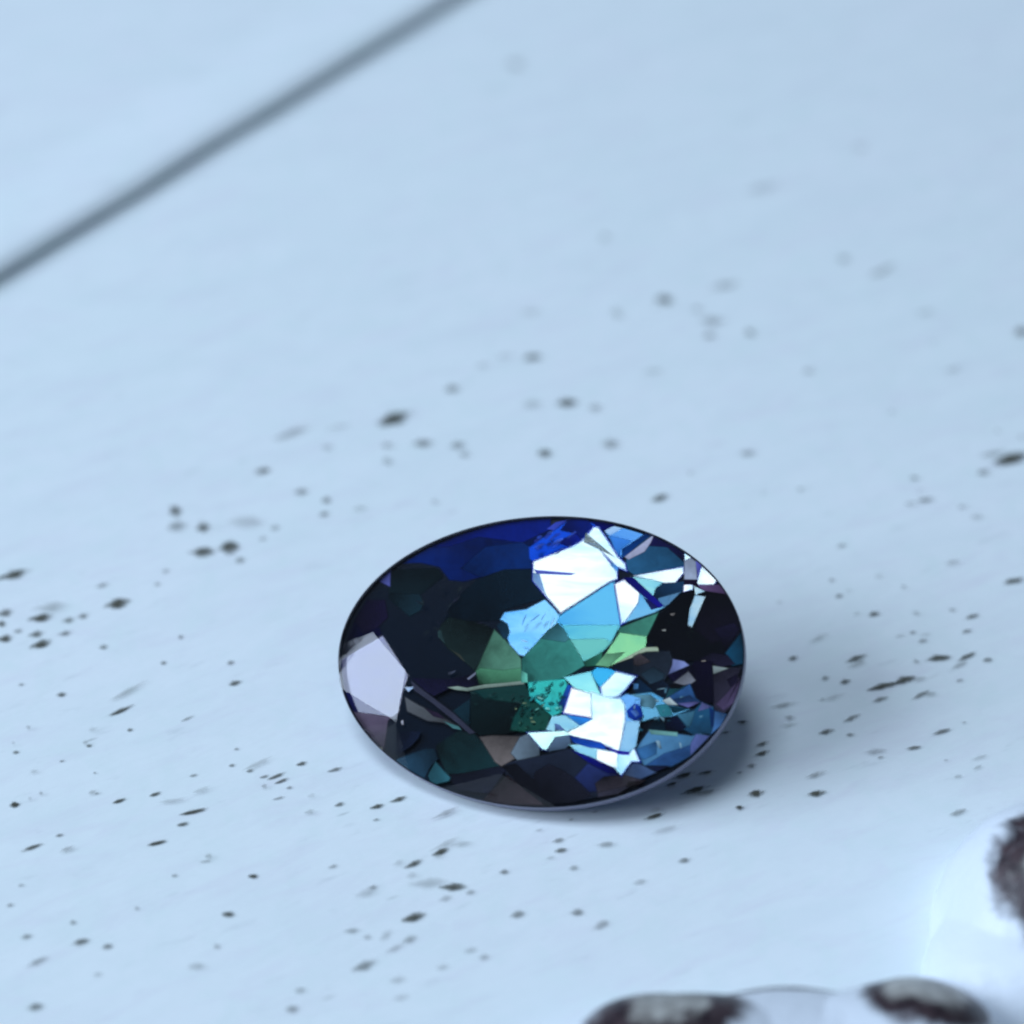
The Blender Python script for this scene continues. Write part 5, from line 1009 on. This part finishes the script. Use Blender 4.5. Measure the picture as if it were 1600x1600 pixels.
 ('d',[0.1274,0.3515,0.5149],[-0.016,-0.125,0.992],0.00792,[(0.2854,-0.0775),(0.2811,-0.0778),(0.2784,-0.0798),(0.2783,-0.0811),(0.281,-0.0813),(0.2867,-0.08),(0.289,-0.0777)])]
LIGHT = (1.10, 1.32, 1.55)
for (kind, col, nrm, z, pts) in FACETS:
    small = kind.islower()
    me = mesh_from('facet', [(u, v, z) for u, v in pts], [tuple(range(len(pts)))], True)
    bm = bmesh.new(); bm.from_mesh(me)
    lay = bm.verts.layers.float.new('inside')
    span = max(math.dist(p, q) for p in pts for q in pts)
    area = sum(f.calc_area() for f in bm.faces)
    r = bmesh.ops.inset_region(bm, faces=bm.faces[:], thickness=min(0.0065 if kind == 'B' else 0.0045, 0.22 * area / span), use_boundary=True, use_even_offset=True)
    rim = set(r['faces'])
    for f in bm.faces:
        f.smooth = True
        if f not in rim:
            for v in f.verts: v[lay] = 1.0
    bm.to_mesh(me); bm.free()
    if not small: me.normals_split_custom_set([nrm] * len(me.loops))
    mat = {'m': FLASH, 'd': SPECK, 'B': FLASH, 'M': FLASH, 'S': VEIL}.get(kind, PAINTED_BODY)  # U tiles paint a blue glow rim under the white flashes
    o = obj('glint_inclusion' if kind.islower() else 'reflection_tile', me, mat, gem)  # lower-case kinds: small inclusions mixed with painted glitter
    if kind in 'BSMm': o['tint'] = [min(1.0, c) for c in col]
    else: o['tint'] = [min(0.95, c / l) for c, l in zip(col, LIGHT)]  # tint includes the light and dark of reflections inside the stone

# ------------------------------------------------------------ two carved, worn ornaments near the lens
def ornament_material(name, patches):
    """thick white paint rubbed through on the high places: a dark brown rim round pale bare wood"""
    k = NT(name)
    tc = k.n('ShaderNodeTexCoord').outputs['Object']
    nz = k.noise(tc, 10, 5, 0.65, 0.6)
    def ss(x, lo, hi):
        mr = k.n('ShaderNodeMapRange', interpolation_type='SMOOTHSTEP')
        k.l(x, mr.inputs[0]); mr.inputs[1].default_value, mr.inputs[2].default_value = lo, hi
        return mr.outputs[0]
    bare, core = None, None
    for c, r, stretch, inner in patches:
        sub = k.n('ShaderNodeVectorMath', operation='SUBTRACT')
        k.l(tc, sub.inputs[0]); sub.inputs[1].default_value = c
        sc = k.n('ShaderNodeVectorMath', operation='MULTIPLY')
        k.l(sub.outputs[0], sc.inputs[0]); sc.inputs[1].default_value = stretch
        ln = k.n('ShaderNodeVectorMath', operation='LENGTH')
        k.l(sc.outputs[0], ln.inputs[0])
        x = k.math('ADD', ln.outputs['Value'], k.math('MULTIPLY', k.math('SUBTRACT', nz, 0.5), r * 0.9))
        b_, c_ = ss(x, r, r * 0.74), ss(x, r * inner, r * inner * 0.7)
        bare = b_ if bare is None else k.math('MAXIMUM', bare, b_)
        core = c_ if core is None else k.math('MAXIMUM', core, c_)
    grain = k.noise(tc, 30, 4, 0.6)
    wood = k.ramp(grain, [(0.36, (0.015, 0.008, 0.012)), (0.7, (0.07, 0.045, 0.05))])
    pale = k.ramp(grain, [(0.35, (0.22, 0.21, 0.19)), (0.65, (0.50, 0.50, 0.46))])
    p = k.n('ShaderNodeBsdfPrincipled')
    bp = k.n('ShaderNodeBump')
    bp.inputs['Strength'].default_value = 0.5
    bp.inputs['Distance'].default_value = 0.012
    k.l(k.math('SUBTRACT', k.noise(tc, 18, 5, 0.6), k.math('MULTIPLY', bare, 0.5)), bp.inputs['Height'])
    k.l(bp.outputs[0], p.inputs['Normal'])
    k.l(k.mix(bare, (0.73, 0.79, 0.84), k.mix(core, wood, pale)), p.inputs['Base Color'])
    p.inputs['Roughness'].default_value = 0.38
    k.l(p.outputs[0], k.out.inputs[0])
    return k.m

def carved(name, loc, domes, mat, soft=0.05, nx=150, ny=110):
    """a low relief of rounded bosses flowing into one another: [x, y, rx, ry, height]"""
    x0 = min(d[0] - d[2] for d in domes) - 0.06; x1 = max(d[0] + d[2] for d in domes) + 0.06
    y0 = min(d[1] - d[3] for d in domes) - 0.06; y1 = max(d[1] + d[3] for d in domes) + 0.06
    def h(x, y):
        acc = 0
        for (cx, cy, rx, ry, hh) in domes:
            q = ((x - cx) / rx) ** 2 + ((y - cy) / ry) ** 2
            z = hh * ((math.sqrt(1 - q) if hh > 0.1 else 1 - q ** 0.7) if q < 1 else -min(1.0, (math.sqrt(q) - 1) * 2))
            acc += math.exp(z / soft)
        return soft * math.log(acc) + 0.006 * noise.noise(Vector((x * 9, y * 9, 0.3)))
    vs, fs = [], []
    for j in range(ny + 1):
        for i in range(nx + 1):
            x, y = x0 + (x1 - x0) * i / nx, y0 + (y1 - y0) * j / ny
            vs.append((x, y, max(-0.03, h(x, y))))
    for j in range(ny):
        for i in range(nx):
            a = j * (nx + 1) + i
            if max(vs[a][2], vs[a + 1][2], vs[a + nx + 1][2], vs[a + nx + 2][2]) > -0.012:
                fs.append((a, a + 1, a + nx + 2, a + nx + 1))
    o = obj(name, mesh_from(name, vs, fs, True), mat)
    o.location = loc
    return o


knob = carved('round_carving', (1.0096, -0.4561, 0.0),
              [(0.0, 0.0, 0.215, 0.20, 0.24), (-0.02, -0.16, 0.24, 0.20, 0.16)],
              ornament_material('rubbed_knob', [((0.015, -0.06, 0.21), 0.185, (1.0, 1.0, 1.0), 0.64)]))
tag(knob, 'rounded white carved knob with a rubbed dark brown patch, cut off by the right edge', 'carving')

scallop = carved('carved_scallop', (0.4867, -0.8761, 0.0),
                 [(-0.235, 0.0, 0.20, 0.20, 0.19), (0.225, 0.03, 0.18, 0.20, 0.20), (0.0, 0.0, 0.28, 0.22, 0.18)],
                 ornament_material('rubbed_scallop', [((-0.22, 0.10, 0.17), 0.16, (1.0, 1.2, 1.0), 0.48), ((0.235, 0.12, 0.17), 0.135, (1.0, 1.2, 1.0), 0.62), ((0.0, 0.185, 0.115), 0.06, (0.26, 1.5, 1.5), 0.01)]))
tag(scallop, 'low white scalloped carving with dark brown rubbed lobes along the bottom edge', 'carving')
